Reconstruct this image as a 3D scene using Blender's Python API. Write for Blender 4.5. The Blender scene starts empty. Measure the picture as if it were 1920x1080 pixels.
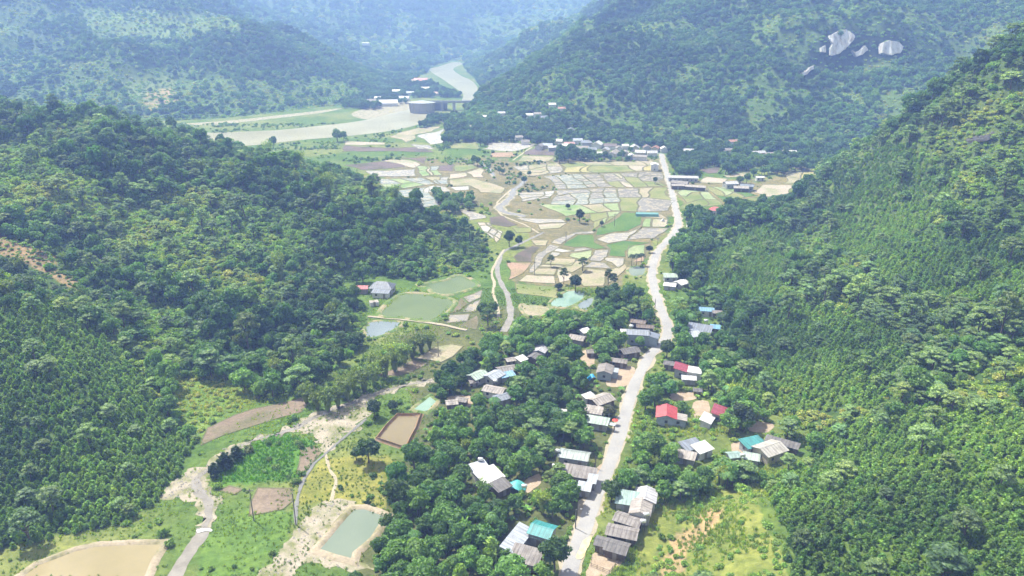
import bpy, bmesh, math, random
import numpy as np
from mathutils import Vector, Matrix

R = math.radians
random.seed(7)
rng = np.random.default_rng(7)
scene = bpy.context.scene
COL = scene.collection

# ------------------------------------------------------------------ camera
CAM_H, PITCH, FPX = 120.0, R(20.0), 1400.0          # drone about 120 m above the valley floor
cam_data = bpy.data.cameras.new('drone_camera')
cam_data.sensor_width = 36.0
cam_data.lens = 36.0 * FPX / 1920.0
cam_data.clip_start = 1.0
cam_data.clip_end = 20000.0
cam = bpy.data.objects.new('drone_camera', cam_data)
COL.objects.link(cam)
cam.location = (0, 0, CAM_H)
cam.rotation_euler = (math.pi / 2 - PITCH, 0, 0)
scene.camera = cam

# ------------------------------------------------------------------ sky, sun, exposure
SUN_EL = R(58.0)
SUN_AZ = (-0.74, 0.67)                               # towards the sun: behind the valley, to the left
world = bpy.data.worlds.new('World')
scene.world = world
world.use_nodes = True
wn = world.node_tree
sky = wn.nodes.new('ShaderNodeTexSky')
sky.sky_type = 'NISHITA'
sky.sun_disc = False
sky.sun_elevation = SUN_EL
sky.sun_rotation = math.atan2(SUN_AZ[0], SUN_AZ[1])
sky.air_density = 1.2
sky.dust_density = 2.0
_tc = wn.nodes.new('ShaderNodeTexCoord')
_cn = wn.nodes.new('ShaderNodeTexNoise')                # broken fair-weather cloud all over the sky
_cn.inputs['Scale'].default_value = 3.2
_cn.inputs['Detail'].default_value = 7.0
_cn.inputs['Roughness'].default_value = 0.62
wn.links.new(_tc.outputs['Generated'], _cn.inputs['Vector'])
_cr = wn.nodes.new('ShaderNodeValToRGB')
_cr.color_ramp.elements[0].position = 0.36
_cr.color_ramp.elements[1].position = 0.58
wn.links.new(_cn.outputs[0], _cr.inputs[0])
_cm = wn.nodes.new('ShaderNodeMix')
_cm.data_type = 'RGBA'
_cm.inputs[7].default_value = (10.5, 10.4, 10.2, 1)
wn.links.new(_cr.outputs[0], _cm.inputs[0])
wn.links.new(sky.outputs[0], _cm.inputs[6])
wn.links.new(_cm.outputs[2], wn.nodes['Background'].inputs[0])
wn.nodes['Background'].inputs[1].default_value = 0.065
sun_data = bpy.data.lights.new('sun', 'SUN')
sun_data.energy = 5.0
sun_data.angle = R(0.6)
sun_data.color = (1.0, 0.984, 0.962)
sun = bpy.data.objects.new('sun', sun_data)
COL.objects.link(sun)
_az = Vector((SUN_AZ[0], SUN_AZ[1], 0)).normalized()
_to_sun = Vector((_az.x * math.cos(SUN_EL), _az.y * math.cos(SUN_EL), math.sin(SUN_EL)))
sun.rotation_euler = (-_to_sun).to_track_quat('-Z', 'Y').to_euler()
vs = scene.view_settings
vs.view_transform = 'Standard'
vs.look = 'None'
vs.gamma = 1.0
vs.exposure = 0.92
cy = scene.cycles
cy.use_denoising = True
cy.max_bounces = 4
cy.diffuse_bounces = 1
cy.glossy_bounces = 2
cy.transmission_bounces = 3
cy.volume_bounces = 1
cy.transparent_max_bounces = 4
cy.use_adaptive_sampling = True
cy.adaptive_threshold = 0.045
cy.caustics_reflective = False
cy.caustics_refractive = False
HAZE_DENSITY = 0.00039

# ------------------------------------------------------------------ photo pixel <-> world helpers
SP, CP = math.sin(PITCH), math.cos(PITCH)
def ray(u, v):
    a = (u - 960.0) / FPX
    b = (540.0 - v) / FPX
    return np.array([a, CP + b * SP, -SP + b * CP])
def at_plane(u, v, z=0.0):
    d = ray(u, v)
    t = (z - CAM_H) / d[2]
    return d[0] * t, d[1] * t
def at_dist(u, v, Y):
    d = ray(u, v)
    t = Y / d[1]
    return d[0] * t, Y, CAM_H + d[2] * t
def to_px(x, y, z):
    x = np.asarray(x, float); y = np.asarray(y, float); z = np.asarray(z, float) - CAM_H
    dep = y * CP - z * SP
    up = y * SP + z * CP
    dep = np.where(dep < 1.0, 1.0, dep)
    return 960.0 + FPX * x / dep, 540.0 - FPX * up / dep, dep
def gpoly(pts, z=0.0):
    return [at_plane(u, v, z) for u, v in pts]

# ------------------------------------------------------------------ numpy noise and polygon tools
def _hash(ix, iy, seed):
    h = (ix.astype(np.int64) * 374761393 + iy.astype(np.int64) * 668265263 + seed * 974634777) & 0x7fffffff
    h = ((h ^ (h >> 13)) * 1274126177) & 0x7fffffff
    return ((h ^ (h >> 16)) & 0xffff) / 65535.0
def vnoise(x, y, seed=0):
    ix = np.floor(x); iy = np.floor(y)
    fx = x - ix; fy = y - iy
    fx = fx * fx * (3 - 2 * fx); fy = fy * fy * (3 - 2 * fy)
    a = _hash(ix, iy, seed); b = _hash(ix + 1, iy, seed)
    c = _hash(ix, iy + 1, seed); d = _hash(ix + 1, iy + 1, seed)
    return (a + (b - a) * fx) * (1 - fy) + (c + (d - c) * fx) * fy
def fbm(x, y, scale, octaves=4, seed=0):
    out = np.zeros_like(x); amp = 0.5; f = 1.0 / scale
    for o in range(octaves):
        out += amp * (vnoise(x * f, y * f, seed + o * 17) * 2 - 1)
        amp *= 0.5; f *= 2.03
    return out
def ridged(x, y, scale, octaves=4, seed=0):
    out = np.zeros_like(x); amp = 0.5; f = 1.0 / scale
    for o in range(octaves):
        out += amp * (1 - 2 * np.abs(vnoise(x * f, y * f, seed + o * 31) * 2 - 1))
        amp *= 0.5; f *= 2.0
    return out
def inside(px, py, poly):
    px = np.asarray(px, float); py = np.asarray(py, float)
    res = np.zeros(px.shape, bool)
    n = len(poly)
    for i in range(n):
        x0, y0 = poly[i]; x1, y1 = poly[(i + 1) % n]
        if y0 == y1:
            continue
        c = ((y0 > py) != (y1 > py)) & (px < (x1 - x0) * (py - y0) / (y1 - y0) + x0)
        res ^= c
    return res
def dist_poly(px, py, poly, closed=True):
    d2 = np.full(px.shape, 1e18)
    n = len(poly)
    for i in range(n if closed else n - 1):
        x0, y0 = poly[i]; x1, y1 = poly[(i + 1) % n]
        ex, ey = x1 - x0, y1 - y0
        L = ex * ex + ey * ey + 1e-12
        t = np.clip(((px - x0) * ex + (py - y0) * ey) / L, 0, 1)
        d2 = np.minimum(d2, (px - x0 - t * ex) ** 2 + (py - y0 - t * ey) ** 2)
    return np.sqrt(d2)
def sstep(a, b, x):
    t = np.clip((x - a) / (b - a), 0, 1)
    return t * t * (3 - 2 * t)

# ------------------------------------------------------------------ terrain: valley floor outline and hill survey points
FLOOR_PX = [(-420, 1180), (-120, 1075), (0, 1048), (60, 1028), (170, 1003), (250, 985), (310, 940), (340, 905), (372, 850), (385, 815),
            (410, 790), (480, 760), (560, 742), (605, 722), (640, 692), (690, 645), (694, 600), (688, 572), (650, 560), (650, 535),
            (700, 522), (790, 530), (860, 516), (905, 502), (922, 474), (900, 446), (860, 425), (780, 395), (700, 357), (600, 327),
            (480, 300), (350, 270), (200, 252), (40, 240), (-200, 238), (-200, 222), (200, 226), (340, 226), (430, 221), (560, 206), (640, 198), (700, 188), (740, 166),
            (775, 150), (800, 138), (808, 126), (830, 119), (850, 114), (880, 118), (868, 126), (890, 148), (900, 165), (896, 182), (870, 200),
            (842, 224), (835, 250), (900, 258), (1000, 262), (1100, 275), (1240, 282), (1400, 290), (1560, 298), (1750, 296), (1700, 312),
            (1560, 330), (1460, 372), (1390, 398), (1300, 412), (1287, 432), (1266, 470), (1250, 500), (1256, 540), (1300, 552), (1352, 575),
            (1368, 625), (1345, 650), (1350, 700), (1395, 755), (1445, 780), (1510, 815), (1505, 862), (1430, 885), (1335, 905), (1262, 930),
            (1232, 990), (1200, 1080), (1190, 1180), (600, 1500), (-400, 1500)]
FLOOR = gpoly(FLOOR_PX)
# (u, v, forward distance, canopy height hidden in the reading)
SURVEY = [
    # left hill
    (0, 850, 172, 4), (0, 700, 200, 4), (0, 560, 232, 4), (0, 480, 290, 2), (0, 400, 330, 4), (0, 320, 378, 4), (0, 238, 430, 8),
    (-300, 800, 180, 4), (-300, 500, 270, 4), (-300, 225, 430, 7), (-700, 600, 240, 4), (-700, 150, 430, 4),
    (150, 820, 178, 4), (150, 700, 205, 4), (150, 600, 240, 4), (170, 500, 300, 2), (150, 400, 345, 4), (150, 300, 395, 5), (150, 238, 450, 9),
    (300, 800, 196, 4), (300, 700, 228, 3), (300, 560, 285, 4), (300, 450, 332, 4), (300, 350, 392, 5), (330, 258, 470, 9), (240, 236, 455, 9),
    (450, 650, 252, 4), (450, 550, 292, 4), (450, 450, 345, 5), (450, 350, 402, 5), (450, 285, 450, 8), (540, 300, 440, 8),
    (600, 640, 256, 4), (600, 550, 296, 5), (600, 450, 350, 6), (600, 380, 390, 6), (600, 318, 432, 9), (670, 322, 428, 9),
    (720, 500, 335, 6), (720, 430, 372, 7), (720, 345, 418, 10), (800, 460, 365, 7), (800, 390, 400, 10), (860, 470, 368, 8), (870, 425, 390, 10),
    # behind the left ridge
    (0, 205, 600, 0), (330, 262, 620, 0), (600, 322, 520, 0), (-300, 205, 620, 0),
    # right hill
    (1920, 1080, 106, 3), (1600, 1000, 128, 3), (1400, 950, 152, 1), (1300, 1000, 150, 1), (1300, 1080, 132, 1), (1420, 1080, 124, 1),
    (1500, 900, 164, 3), (1700, 900, 147, 3), (1920, 800, 152, 3),
    (1920, 600, 206, 4), (1920, 400, 282, 4), (1920, 250, 330, 4), (1920, 95, 375, 4), (1800, 162, 402, 4), (1700, 222, 425, 5), (1620, 272, 445, 5),
    (1540, 328, 470, 6), (1460, 365, 478, 6), (1700, 400, 330, 4), (1700, 300, 385, 4), (1700, 600, 240, 4), (1700, 800, 175, 4), (1500, 500, 320, 5), (1500, 650, 250, 3),
    (1500, 750, 214, 3), (1400, 480, 375, 6), (1500, 400, 410, 5), (1600, 350, 420, 5), (1600, 450, 340, 5), (1600, 550, 275, 4), (1600, 700, 215, 4), (1820, 700, 190, 4),
    (1400, 600, 285, 4), (2300, 400, 270, 0), (2300, 1000, 120, 0), (2300, 0, 360, 0), (2600, 300, 300, 0),
    (2100, 0, 380, 0), (1900, 130, 560, 0), (1700, 260, 560, 0), (2200, 60, 640, 0),
    # right mountain with the cliffs
    (1200, 4, 1200, 6), (1100, 54, 1150, 6), (1000, 104, 1080, 6), (930, 144, 1010, 7), (880, 186, 960, 8),
    (1000, 200, 862, 7), (1100, 150, 905, 7), (1100, 220, 800, 7), (1300, 100, 935, 7), (1300, 200, 790, 7), (1500, 200, 770, 7), (1700, 200, 760, 7),
    (1500, 120, 860, 7), (1540, 116, 874, 0), (1575, 112, 874, 0), (1610, 112, 874, 0), (1645, 110, 874, 0), (1685, 108, 874, 0), (1540, 66, 892, 0), (1575, 52, 892, 0), (1610, 60, 892, 0), (1645, 66, 892, 0), (1685, 68, 892, 0), (1620, 25, 950, 5), (1740, 100, 884, 5), (1470, 70, 905, 5), (1800, 100, 850, 7), (1920, 0, 1000, 7), (1700, 0, 1000, 7), (1500, 0, 1020, 7), (1300, 0, 1120, 7),
    (1300, 40, 1040, 7), (1500, -150, 1300, 0), (1900, -200, 1300, 0), (2300, -100, 1100, 0), (1200, -60, 1420, 0),
    # left mountain behind the river
    (440, 34, 1350, 6), (500, 62, 1345, 6), (560, 94, 1350, 6), (680, 134, 1390, 6), (750, 150, 1440, 6), (0, 0, 1500, 6), (0, 80, 1250, 6), (0, 150, 1070, 6), (200, 100, 1150, 6),
    (200, 0, 1550, 6), (200, 170, 1020, 6), (300, 150, 1075, 6), (300, 60, 1290, 6), (400, 100, 1200, 6), (500, 150, 1140, 6), (600, 160, 1180, 6), (-300, 60, 1250, 6), (-300, -60, 1600, 0), (-700, 0, 1300, 0),
    (350, -10, 1650, 0), (560, 110, 1750, 0), (700, 145, 1750, 0),
    # centre far ridge
    (1165, 32, 1700, 6), (1130, 30, 1690, 6), (1060, 42, 1700, 6), (1000, 66, 1720, 6), (960, 90, 1740, 6), (900, 122, 1790, 5), (1100, 90, 1500, 6), (1000, 110, 1500, 6), (940, 135, 1500, 5),
    (1100, 60, 1950, 0), (1000, 92, 1950, 0),
    # farthest slopes
    (600, 50, 2400, 0), (600, 0, 2650, 0), (700, 70, 2350, 0), (800, 60, 2500, 0), (800, 100, 2250, 0), (870, 95, 2350, 0), (1000, 30, 2800, 0), (1000, 0, 3000, 0), (800, 0, 2900, 0), (400, -20, 2600, 0),
    (1150, 0, 3000, 0), (900, 60, 2600, 0), (0, -60, 2600, 0), (1500, -70, 2400, 0), (-800, -60, 2600, 0), (2300, -70, 2400, 0),
    (960, -20, 4200, 0), (300, -20, 4200, 0), (1600, -20, 4200, 0), (-500, -20, 4200, 0), (2400, -20, 4200, 0),
]
_c = []
for u, v, Y, can in SURVEY:
    x, y, z = at_dist(u, v, Y)
    _c.append((x, y, z - can))
_fl = FLOOR
for i in range(len(_fl)):
    (x0, y0), (x1, y1) = _fl[i], _fl[(i + 1) % len(_fl)]
    L = math.hypot(x1 - x0, y1 - y0)
    k = max(1, int(L / (30 + 0.08 * max(y0, y1))))
    for j in range(k):
        _c.append((x0 + (x1 - x0) * j / k, y0 + (y1 - y0) * j / k, 0.0))
for u, v in [(960, 900), (700, 900), (1050, 700), (960, 560), (1080, 480), (1100, 400), (900, 330), (1150, 330), (1350, 340), (1450, 340), (700, 300), (600, 250), (800, 220), (1000, 275), (500, 950), (850, 160), (860, 150)]:
    x, y = at_plane(u, v); _c.append((x, y, 0.0))
CTRL = np.array(_c)
def _solve():
    P = CTRL[:, :2]; n = len(P)
    D = np.sqrt(((P[:, None, :] - P[None, :, :]) ** 2).sum(-1))
    A = np.zeros((n + 3, n + 3))
    A[:n, :n] = -D - np.eye(n) * 0.4
    A[:n, n] = 1; A[:n, n + 1:] = P; A[n, :n] = 1; A[n + 1:, :n] = P.T
    b = np.zeros(n + 3); b[:n] = CTRL[:, 2]
    return np.linalg.solve(A, b)
_W = _solve()
def height(x, y):
    x = np.asarray(x, float); y = np.asarray(y, float)
    shp = x.shape
    xf, yf = x.ravel(), y.ravel()
    out = np.zeros(xf.size)
    for s in range(0, xf.size, 20000):
        xs, ys = xf[s:s + 20000], yf[s:s + 20000]
        D = np.sqrt((xs[:, None] - CTRL[None, :, 0]) ** 2 + (ys[:, None] - CTRL[None, :, 1]) ** 2)
        z = -D @ _W[:-3] + _W[-3] + _W[-2] * xs + _W[-1] * ys
        ins = inside(xs, ys, FLOOR)
        d = dist_poly(xs, ys, FLOOR)
        d = np.where(ins, 0.0, d)
        rr = np.hypot(xs, ys)
        far = sstep(500, 1100, rr)
        m = sstep(0, 14 + 20 * far, d)
        big = sstep(20, 120 + 120 * far, d)
        z = z + big * ((1 - far) * (fbm(xs, ys, 60, 4, 3) * 10 + ridged(xs, ys, 36, 3, 9) * 4.5) + far * (fbm(xs, ys, 190, 4, 5) * 26 + ridged(xs, ys, 125, 4, 21) * 32))
        z = np.maximum(z, 0.04 * d)
        out[s:s + 20000] = z * m
    return out.reshape(shp)
def hit(u, v):
    """where the sight line through a photo pixel meets the terrain"""
    d = ray(u, v)
    ts = np.linspace(60, 4200, 2600) if d[2] > -0.12 else np.linspace(60, 1200, 2400)
    ts = ts / d[1]
    x, y, z = d[0] * ts, d[1] * ts, CAM_H + d[2] * ts
    h = height(x, y)
    k = np.argmax(z <= h)
    return float(x[k]), float(y[k]), float(h[k])

# ------------------------------------------------------------------ object helpers
def tag(o, label=None, cat=None, group=None, kind=None):
    if label: o['label'] = label
    if cat: o['category'] = cat
    if group: o['group'] = group
    if kind: o['kind'] = kind
    return o
def mesh_obj(name, verts, faces, mat=None, parent=None, smooth=False):
    me = bpy.data.meshes.new(name)
    me.from_pydata([tuple(map(float, v)) for v in verts], [], faces)
    if mat: me.materials.append(mat)
    if smooth:
        me.polygons.foreach_set('use_smooth', [True] * len(me.polygons))
    me.update()
    o = bpy.data.objects.new(name, me)
    COL.objects.link(o)
    if parent: o.parent = parent
    return o
def empty(name, loc=(0, 0, 0), rz=0.0, scale=None):
    o = bpy.data.objects.new(name, None)
    o.empty_display_size = 0.5
    COL.objects.link(o)
    o.location = loc
    o.rotation_euler = (0, 0, rz)
    if scale: o.scale = scale
    return o
class MB:
    """collects boxes, prisms and tubes into one mesh"""
    def __init__(self): self.v = []; self.f = []
    def box(self, x0, x1, y0, y1, z0, z1):
        b = len(self.v)
        self.v += [(x0, y0, z0), (x1, y0, z0), (x1, y1, z0), (x0, y1, z0), (x0, y0, z1), (x1, y0, z1), (x1, y1, z1), (x0, y1, z1)]
        self.f += [(b, b + 3, b + 2, b + 1), (b + 4, b + 5, b + 6, b + 7), (b, b + 1, b + 5, b + 4), (b + 1, b + 2, b + 6, b + 5), (b + 2, b + 3, b + 7, b + 6), (b + 3, b, b + 4, b + 7)]
        return self
    def slab(self, quad, th):
        b = len(self.v)
        self.v += [tuple(p) for p in quad] + [(p[0], p[1], p[2] - th) for p in quad]
        n = len(quad)
        self.f.append(tuple(range(b, b + n)))
        self.f.append(tuple(range(b + 2 * n - 1, b + n - 1, -1)))
        for i in range(n):
            j = (i + 1) % n
            self.f.append((b + i, b + n + i, b + n + j, b + j))
        return self
    def tube(self, pts, radii, n=6, cap=True):
        b0 = len(self.v)
        for k, p in enumerate(pts):
            p = Vector(p)
            a = Vector(pts[min(k + 1, len(pts) - 1)]) - Vector(pts[max(k - 1, 0)])
            a.normalize()
            ref = Vector((1, 0, 0)) if abs(a.x) < 0.9 else Vector((0, 1, 0))
            s = a.cross(ref).normalized(); t = a.cross(s)
            for i in range(n):
                an = 2 * math.pi * i / n
                self.v.append(tuple(p + (s * math.cos(an) + t * math.sin(an)) * radii[k]))
        for k in range(len(pts) - 1):
            for i in range(n):
                j = (i + 1) % n
                self.f.append((b0 + k * n + i, b0 + k * n + j, b0 + (k + 1) * n + j, b0 + (k + 1) * n + i))
        if cap:
            self.f.append(tuple(b0 + i for i in range(n - 1, -1, -1)))
            e = b0 + (len(pts) - 1) * n
            self.f.append(tuple(e + i for i in range(n)))
        return self
    def build(self, name, mat, parent=None, smooth=False):
        return mesh_obj(name, self.v, self.f, mat, parent, smooth)
def catmull(pts, step=1.0, closed=False):
    P = [np.array(p, float) for p in pts]
    n = len(P); out = []
    rngk = range(n) if closed else range(n - 1)
    for i in rngk:
        if closed:
            a, b, c, d = P[(i - 1) % n], P[i], P[(i + 1) % n], P[(i + 2) % n]
        else:
            b, c = P[i], P[i + 1]
            a = P[i - 1] if i > 0 else 2 * b - c
            d = P[i + 2] if i + 2 < n else 2 * c - b
        k = max(2, int(np.linalg.norm(c - b) / step))
        for j in range(k):
            t = j / k
            out.append(0.5 * ((2 * b) + (-a + c) * t + (2 * a - 5 * b + 4 * c - d) * t * t + (-a + 3 * b - 3 * c + d) * t ** 3))
    if not closed: out.append(P[-1])
    return out

# ------------------------------------------------------------------ materials
def new_mat(name):
    m = bpy.data.materials.new(name)
    m.use_nodes = True
    nt = m.node_tree
    b = nt.nodes['Principled BSDF']
    return m, nt, b
def N(nt, typ, **kw):
    n = nt.nodes.new(typ)
    for k, v in kw.items():
        if k == 'inp':
            for kk, vv in v.items(): n.inputs[kk].default_value = vv
        else: setattr(n, k, v)
    return n
def ramp(nt, fac, stops):
    r = nt.nodes.new('ShaderNodeValToRGB')
    el = r.color_ramp.elements
    while len(el) < len(stops): el.new(0.5)
    for e, (p, c) in zip(el, stops):
        e.position = p; e.color = (*c, 1)
    nt.links.new(fac, r.inputs[0])
    return r.outputs[0]
def mixc(nt, fac, a, b, typ='MIX'):
    m = nt.nodes.new('ShaderNodeMix')
    m.data_type = 'RGBA'; m.blend_type = typ
    for s, val in ((0, fac), (6, a), (7, b)):
        if isinstance(val, (int, float)): m.inputs[s].default_value = val
        elif isinstance(val, tuple): m.inputs[s].default_value = (*val, 1)
        else: nt.links.new(val, m.inputs[s])
    return m.outputs[2]
def coords(nt, scale=1.0):
    g = nt.nodes.new('ShaderNodeNewGeometry')
    return g.outputs['Position']
def noise_fac(nt, scale, detail=4, rough=0.6, vec=None):
    n = nt.nodes.new('ShaderNodeTexNoise')
    n.inputs['Scale'].default_value = scale
    n.inputs['Detail'].default_value = detail
    n.inputs['Roughness'].default_value = rough
    nt.links.new(vec if vec is not None else coords(nt), n.inputs['Vector'])
    return n.outputs[0]
def bump(nt, b, h, strength=0.4, dist=0.3):
    bp = nt.nodes.new('ShaderNodeBump')
    bp.inputs['Strength'].default_value = strength
    bp.inputs['Distance'].default_value = dist
    nt.links.new(h, bp.inputs['Height'])
    nt.links.new(bp.outputs[0], b.inputs['Normal'])
def soil_mat(name, c1, c2, scale=0.25, rough=0.95, bumps=0.5, c3=None, spec=0.2):
    m, nt, b = new_mat(name)
    n1 = noise_fac(nt, scale, 5, 0.65)
    n2 = noise_fac(nt, scale * 7, 4, 0.6)
    col = ramp(nt, n1, [(0.3, c1), (0.7, c2)])
    if c3:
        n3 = noise_fac(nt, scale * 0.5, 3, 0.6)
        f = ramp(nt, n3, [(0.45, (0, 0, 0)), (0.62, (1, 1, 1))])
        col = mixc(nt, f, col, c3)
    var = ramp(nt, n2, [(0.25, (0.72, 0.72, 0.72)), (0.75, (1.2, 1.2, 1.2))])
    col = mixc(nt, 1.0, col, var, 'MULTIPLY')
    nt.links.new(col, b.inputs['Base Color'])
    b.inputs['Roughness'].default_value = rough
    b.inputs['Specular IOR Level'].default_value = spec
    if bumps: bump(nt, b, n2, bumps, 0.25)
    return m
def water_mat(name, c1, c2, rough=0.08, scale=0.06, spec=0.5, ripple=0.04):
    m, nt, b = new_mat(name)
    n1 = noise_fac(nt, scale, 4, 0.55)
    col = ramp(nt, n1, [(0.35, c1), (0.68, c2)])
    nt.links.new(col, b.inputs['Base Color'])
    b.inputs['Roughness'].default_value = rough
    b.inputs['IOR'].default_value = 1.33
    b.inputs['Specular IOR Level'].default_value = spec
    n2 = noise_fac(nt, 1.6, 3, 0.6)
    bump(nt, b, n2, ripple, 0.2)
    return m
def paddy_mat(name, c1, c2):
    """shallow muddy water with islands of drying mud and sprouting weeds"""
    m, nt, b = new_mat(name)
    n1 = noise_fac(nt, 0.09, 4, 0.6); n2 = noise_fac(nt, 0.22, 5, 0.65); n3 = noise_fac(nt, 1.4, 4, 0.65)
    col = ramp(nt, n1, [(0.3, c1), (0.7, c2)])
    mud = ramp(nt, n2, [(0.50, (0, 0, 0)), (0.62, (0.75, 0.75, 0.75))])
    col = mixc(nt, mud, col, (0.33, 0.275, 0.19))
    wd = ramp(nt, n3, [(0.56, (0, 0, 0)), (0.70, (0.45, 0.45, 0.45))])
    col = mixc(nt, wd, col, (0.20, 0.21, 0.10))
    nt.links.new(col, b.inputs['Base Color'])
    ro = ramp(nt, n2, [(0.50, (0.16, 0.16, 0.16)), (0.62, (0.75, 0.75, 0.75))])
    nt.links.new(ro, b.inputs['Roughness'])
    b.inputs['IOR'].default_value = 1.33
    b.inputs['Specular IOR Level'].default_value = 0.22
    bump(nt, b, n3, 0.08, 0.1)
    return m
MAT = {}
def ground_material():
    m, nt, b = new_mat('terrain_cover')
    at = N(nt, 'ShaderNodeAttribute', attribute_name='cover', attribute_type='GEOMETRY')
    n1 = noise_fac(nt, 0.035, 5, 0.65)
    n2 = noise_fac(nt, 0.5, 5, 0.7)
    n3 = noise_fac(nt, 0.16, 4, 0.6)
    v1 = ramp(nt, n1, [(0.3, (0.75, 0.8, 0.7)), (0.7, (1.25, 1.15, 1.1))])
    v2 = ramp(nt, n2, [(0.28, (0.55, 0.6, 0.55)), (0.72, (1.35, 1.3, 1.25))])
    v3 = ramp(nt, n3, [(0.35, (0.8, 0.85, 0.8)), (0.66, (1.2, 1.12, 1.1))])
    c = mixc(nt, 1.0, at.outputs['Color'], v1, 'MULTIPLY')
    c = mixc(nt, 1.0, c, v2, 'MULTIPLY')
    c = mixc(nt, 1.0, c, v3, 'MULTIPLY')
    nt.links.new(c, b.inputs['Base Color'])
    b.inputs['Roughness'].default_value = 0.95
    b.inputs['Specular IOR Level'].default_value = 0.1
    bump(nt, b, n2, 0.9, 0.5)
    return m
MAT['ground'] = ground_material()
FIELD = {
    'grey': ('w', (0.195, 0.175, 0.15), (0.26, 0.235, 0.205)),
    'pale': ('w', (0.26, 0.235, 0.205), (0.34, 0.31, 0.275)),
    'white': ('w', (0.36, 0.335, 0.31), (0.43, 0.40, 0.37)),
    'bluish': ('w', (0.20, 0.215, 0.185), (0.28, 0.285, 0.25)),
    'pink': ('m', (0.33, 0.265, 0.215), (0.42, 0.35, 0.295)),
    'tan': ('m', (0.27, 0.225, 0.15), (0.36, 0.305, 0.215)),
    'olive': ('m', (0.17, 0.18, 0.065), (0.26, 0.245, 0.105)),
    'palegreen': ('m', (0.20, 0.245, 0.115), (0.33, 0.345, 0.20)),
    'green': ('m', (0.075, 0.135, 0.028), (0.115, 0.18, 0.04)),
    'yellow': ('m', (0.30, 0.25, 0.11), (0.38, 0.32, 0.16)),
    'dark': ('m', (0.11, 0.08, 0.07), (0.17, 0.125, 0.11)),
    'red': ('m', (0.27, 0.17, 0.115), (0.36, 0.25, 0.18)),
    'brown': ('m', (0.16, 0.12, 0.085), (0.25, 0.19, 0.14)),
    'grass': ('m', (0.09, 0.15, 0.035), (0.18, 0.22, 0.07)),
}
for k, (t, c1, c2) in FIELD.items():
    if t == 'w':
        MAT['f_' + k] = paddy_mat('paddy_water_' + k, c1, c2)
    else:
        MAT['f_' + k] = soil_mat('field_' + k, c1, c2, 0.13, 0.85, 0.6, tuple(x * y for x, y in zip(c1, (0.78, 0.95, 0.7))))
MAT['bund'] = soil_mat('bund_earth', (0.095, 0.105, 0.045), (0.17, 0.155, 0.085), 0.3)
MAT['bank'] = soil_mat('bank_earth', (0.302, 0.245, 0.173), (0.396, 0.331, 0.245), 0.2, c3=(0.187, 0.173, 0.086))
MAT['bankgrass'] = soil_mat('bank_grass', (0.07, 0.14, 0.03), (0.16, 0.20, 0.06), 0.3, c3=(0.3, 0.25, 0.15))
MAT['redbank'] = soil_mat('bank_orange', (0.288, 0.166, 0.094), (0.374, 0.259, 0.173), 0.3)
MAT['sand'] = soil_mat('sand_gravel', (0.27, 0.225, 0.165), (0.42, 0.37, 0.30), 0.5, c3=(0.17, 0.175, 0.075))
MAT['dirt'] = soil_mat('yard_dirt', (0.302, 0.223, 0.151), (0.396, 0.317, 0.238), 0.35)
MAT['path'] = soil_mat('path_dirt', (0.317, 0.266, 0.187), (0.396, 0.346, 0.266), 0.4)
MAT['w_green'] = water_mat('pond_green', (0.095, 0.13, 0.042), (0.12, 0.155, 0.055), 0.05)
MAT['w_grey'] = water_mat('pond_grey', (0.15, 0.185, 0.14), (0.18, 0.21, 0.16), 0.06)
MAT['w_blue'] = water_mat('pond_bluegrey', (0.15, 0.18, 0.19), (0.19, 0.22, 0.23), 0.05)
MAT['w_teal'] = water_mat('pond_teal', (0.16, 0.25, 0.20), (0.22, 0.31, 0.25), 0.06)
MAT['w_brown'] = water_mat('pond_brown', (0.17, 0.135, 0.075), (0.23, 0.185, 0.11), 0.05)
MAT['w_yellow'] = water_mat('pond_yellow', (0.25, 0.205, 0.11), (0.31, 0.255, 0.15), 0.05)
MAT['river'] = water_mat('river_silt', (0.245, 0.225, 0.14), (0.32, 0.295, 0.20), 0.28, 0.02, 0.2)
MAT['stream'] = water_mat('stream_silt', (0.19, 0.17, 0.145), (0.27, 0.245, 0.215), 0.15, 0.3)
MAT['foam'] = soil_mat('weir_foam', (0.75, 0.75, 0.73), (0.85, 0.85, 0.84), 0.8, 0.5)
def road_material():
    m, nt, b = new_mat('road_concrete')
    n1 = noise_fac(nt, 0.12, 4, 0.6); n2 = noise_fac(nt, 3.0, 5, 0.7); n3 = noise_fac(nt, 0.45, 5, 0.6)
    c = ramp(nt, n1, [(0.3, (0.25, 0.238, 0.235)), (0.7, (0.325, 0.31, 0.30))])
    c = mixc(nt, 1.0, c, ramp(nt, n2, [(0.3, (0.85, 0.85, 0.85)), (0.7, (1.1, 1.1, 1.1))]), 'MULTIPLY')
    c = mixc(nt, ramp(nt, n3, [(0.55, (0, 0, 0)), (0.72, (0.55, 0.55, 0.55))]), c, (0.35, 0.30, 0.24))
    nt.links.new(c, b.inputs['Base Color']); b.inputs['Roughness'].default_value = 0.85
    bump(nt, b, n2, 0.2, 0.05)
    return m
MAT['road'] = road_material()
def concrete(name, c, var=0.2, rough=0.85, scale=0.5):
    c = tuple(x * 0.85 for x in c)
    d = tuple(x * (1 - var) for x in c); e = tuple(min(1, x * (1 + var * 0.5)) for x in c)
    return soil_mat(name, d, e, scale, rough, 0.15, None, 0.3)
MAT['concrete'] = concrete('concrete_grey', (0.216, 0.210, 0.204))
MAT['concrete_light'] = concrete('concrete_light', (0.465, 0.450, 0.420))
MAT['wood'] = concrete('old_wood', (0.16, 0.12, 0.09), 0.35, 0.8, 1.5)
MAT['bark'] = concrete('tree_bark', (0.16, 0.13, 0.10), 0.4, 0.9, 2.0)
MAT['glass'], _nt, _b = new_mat('window_glass')
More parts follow.
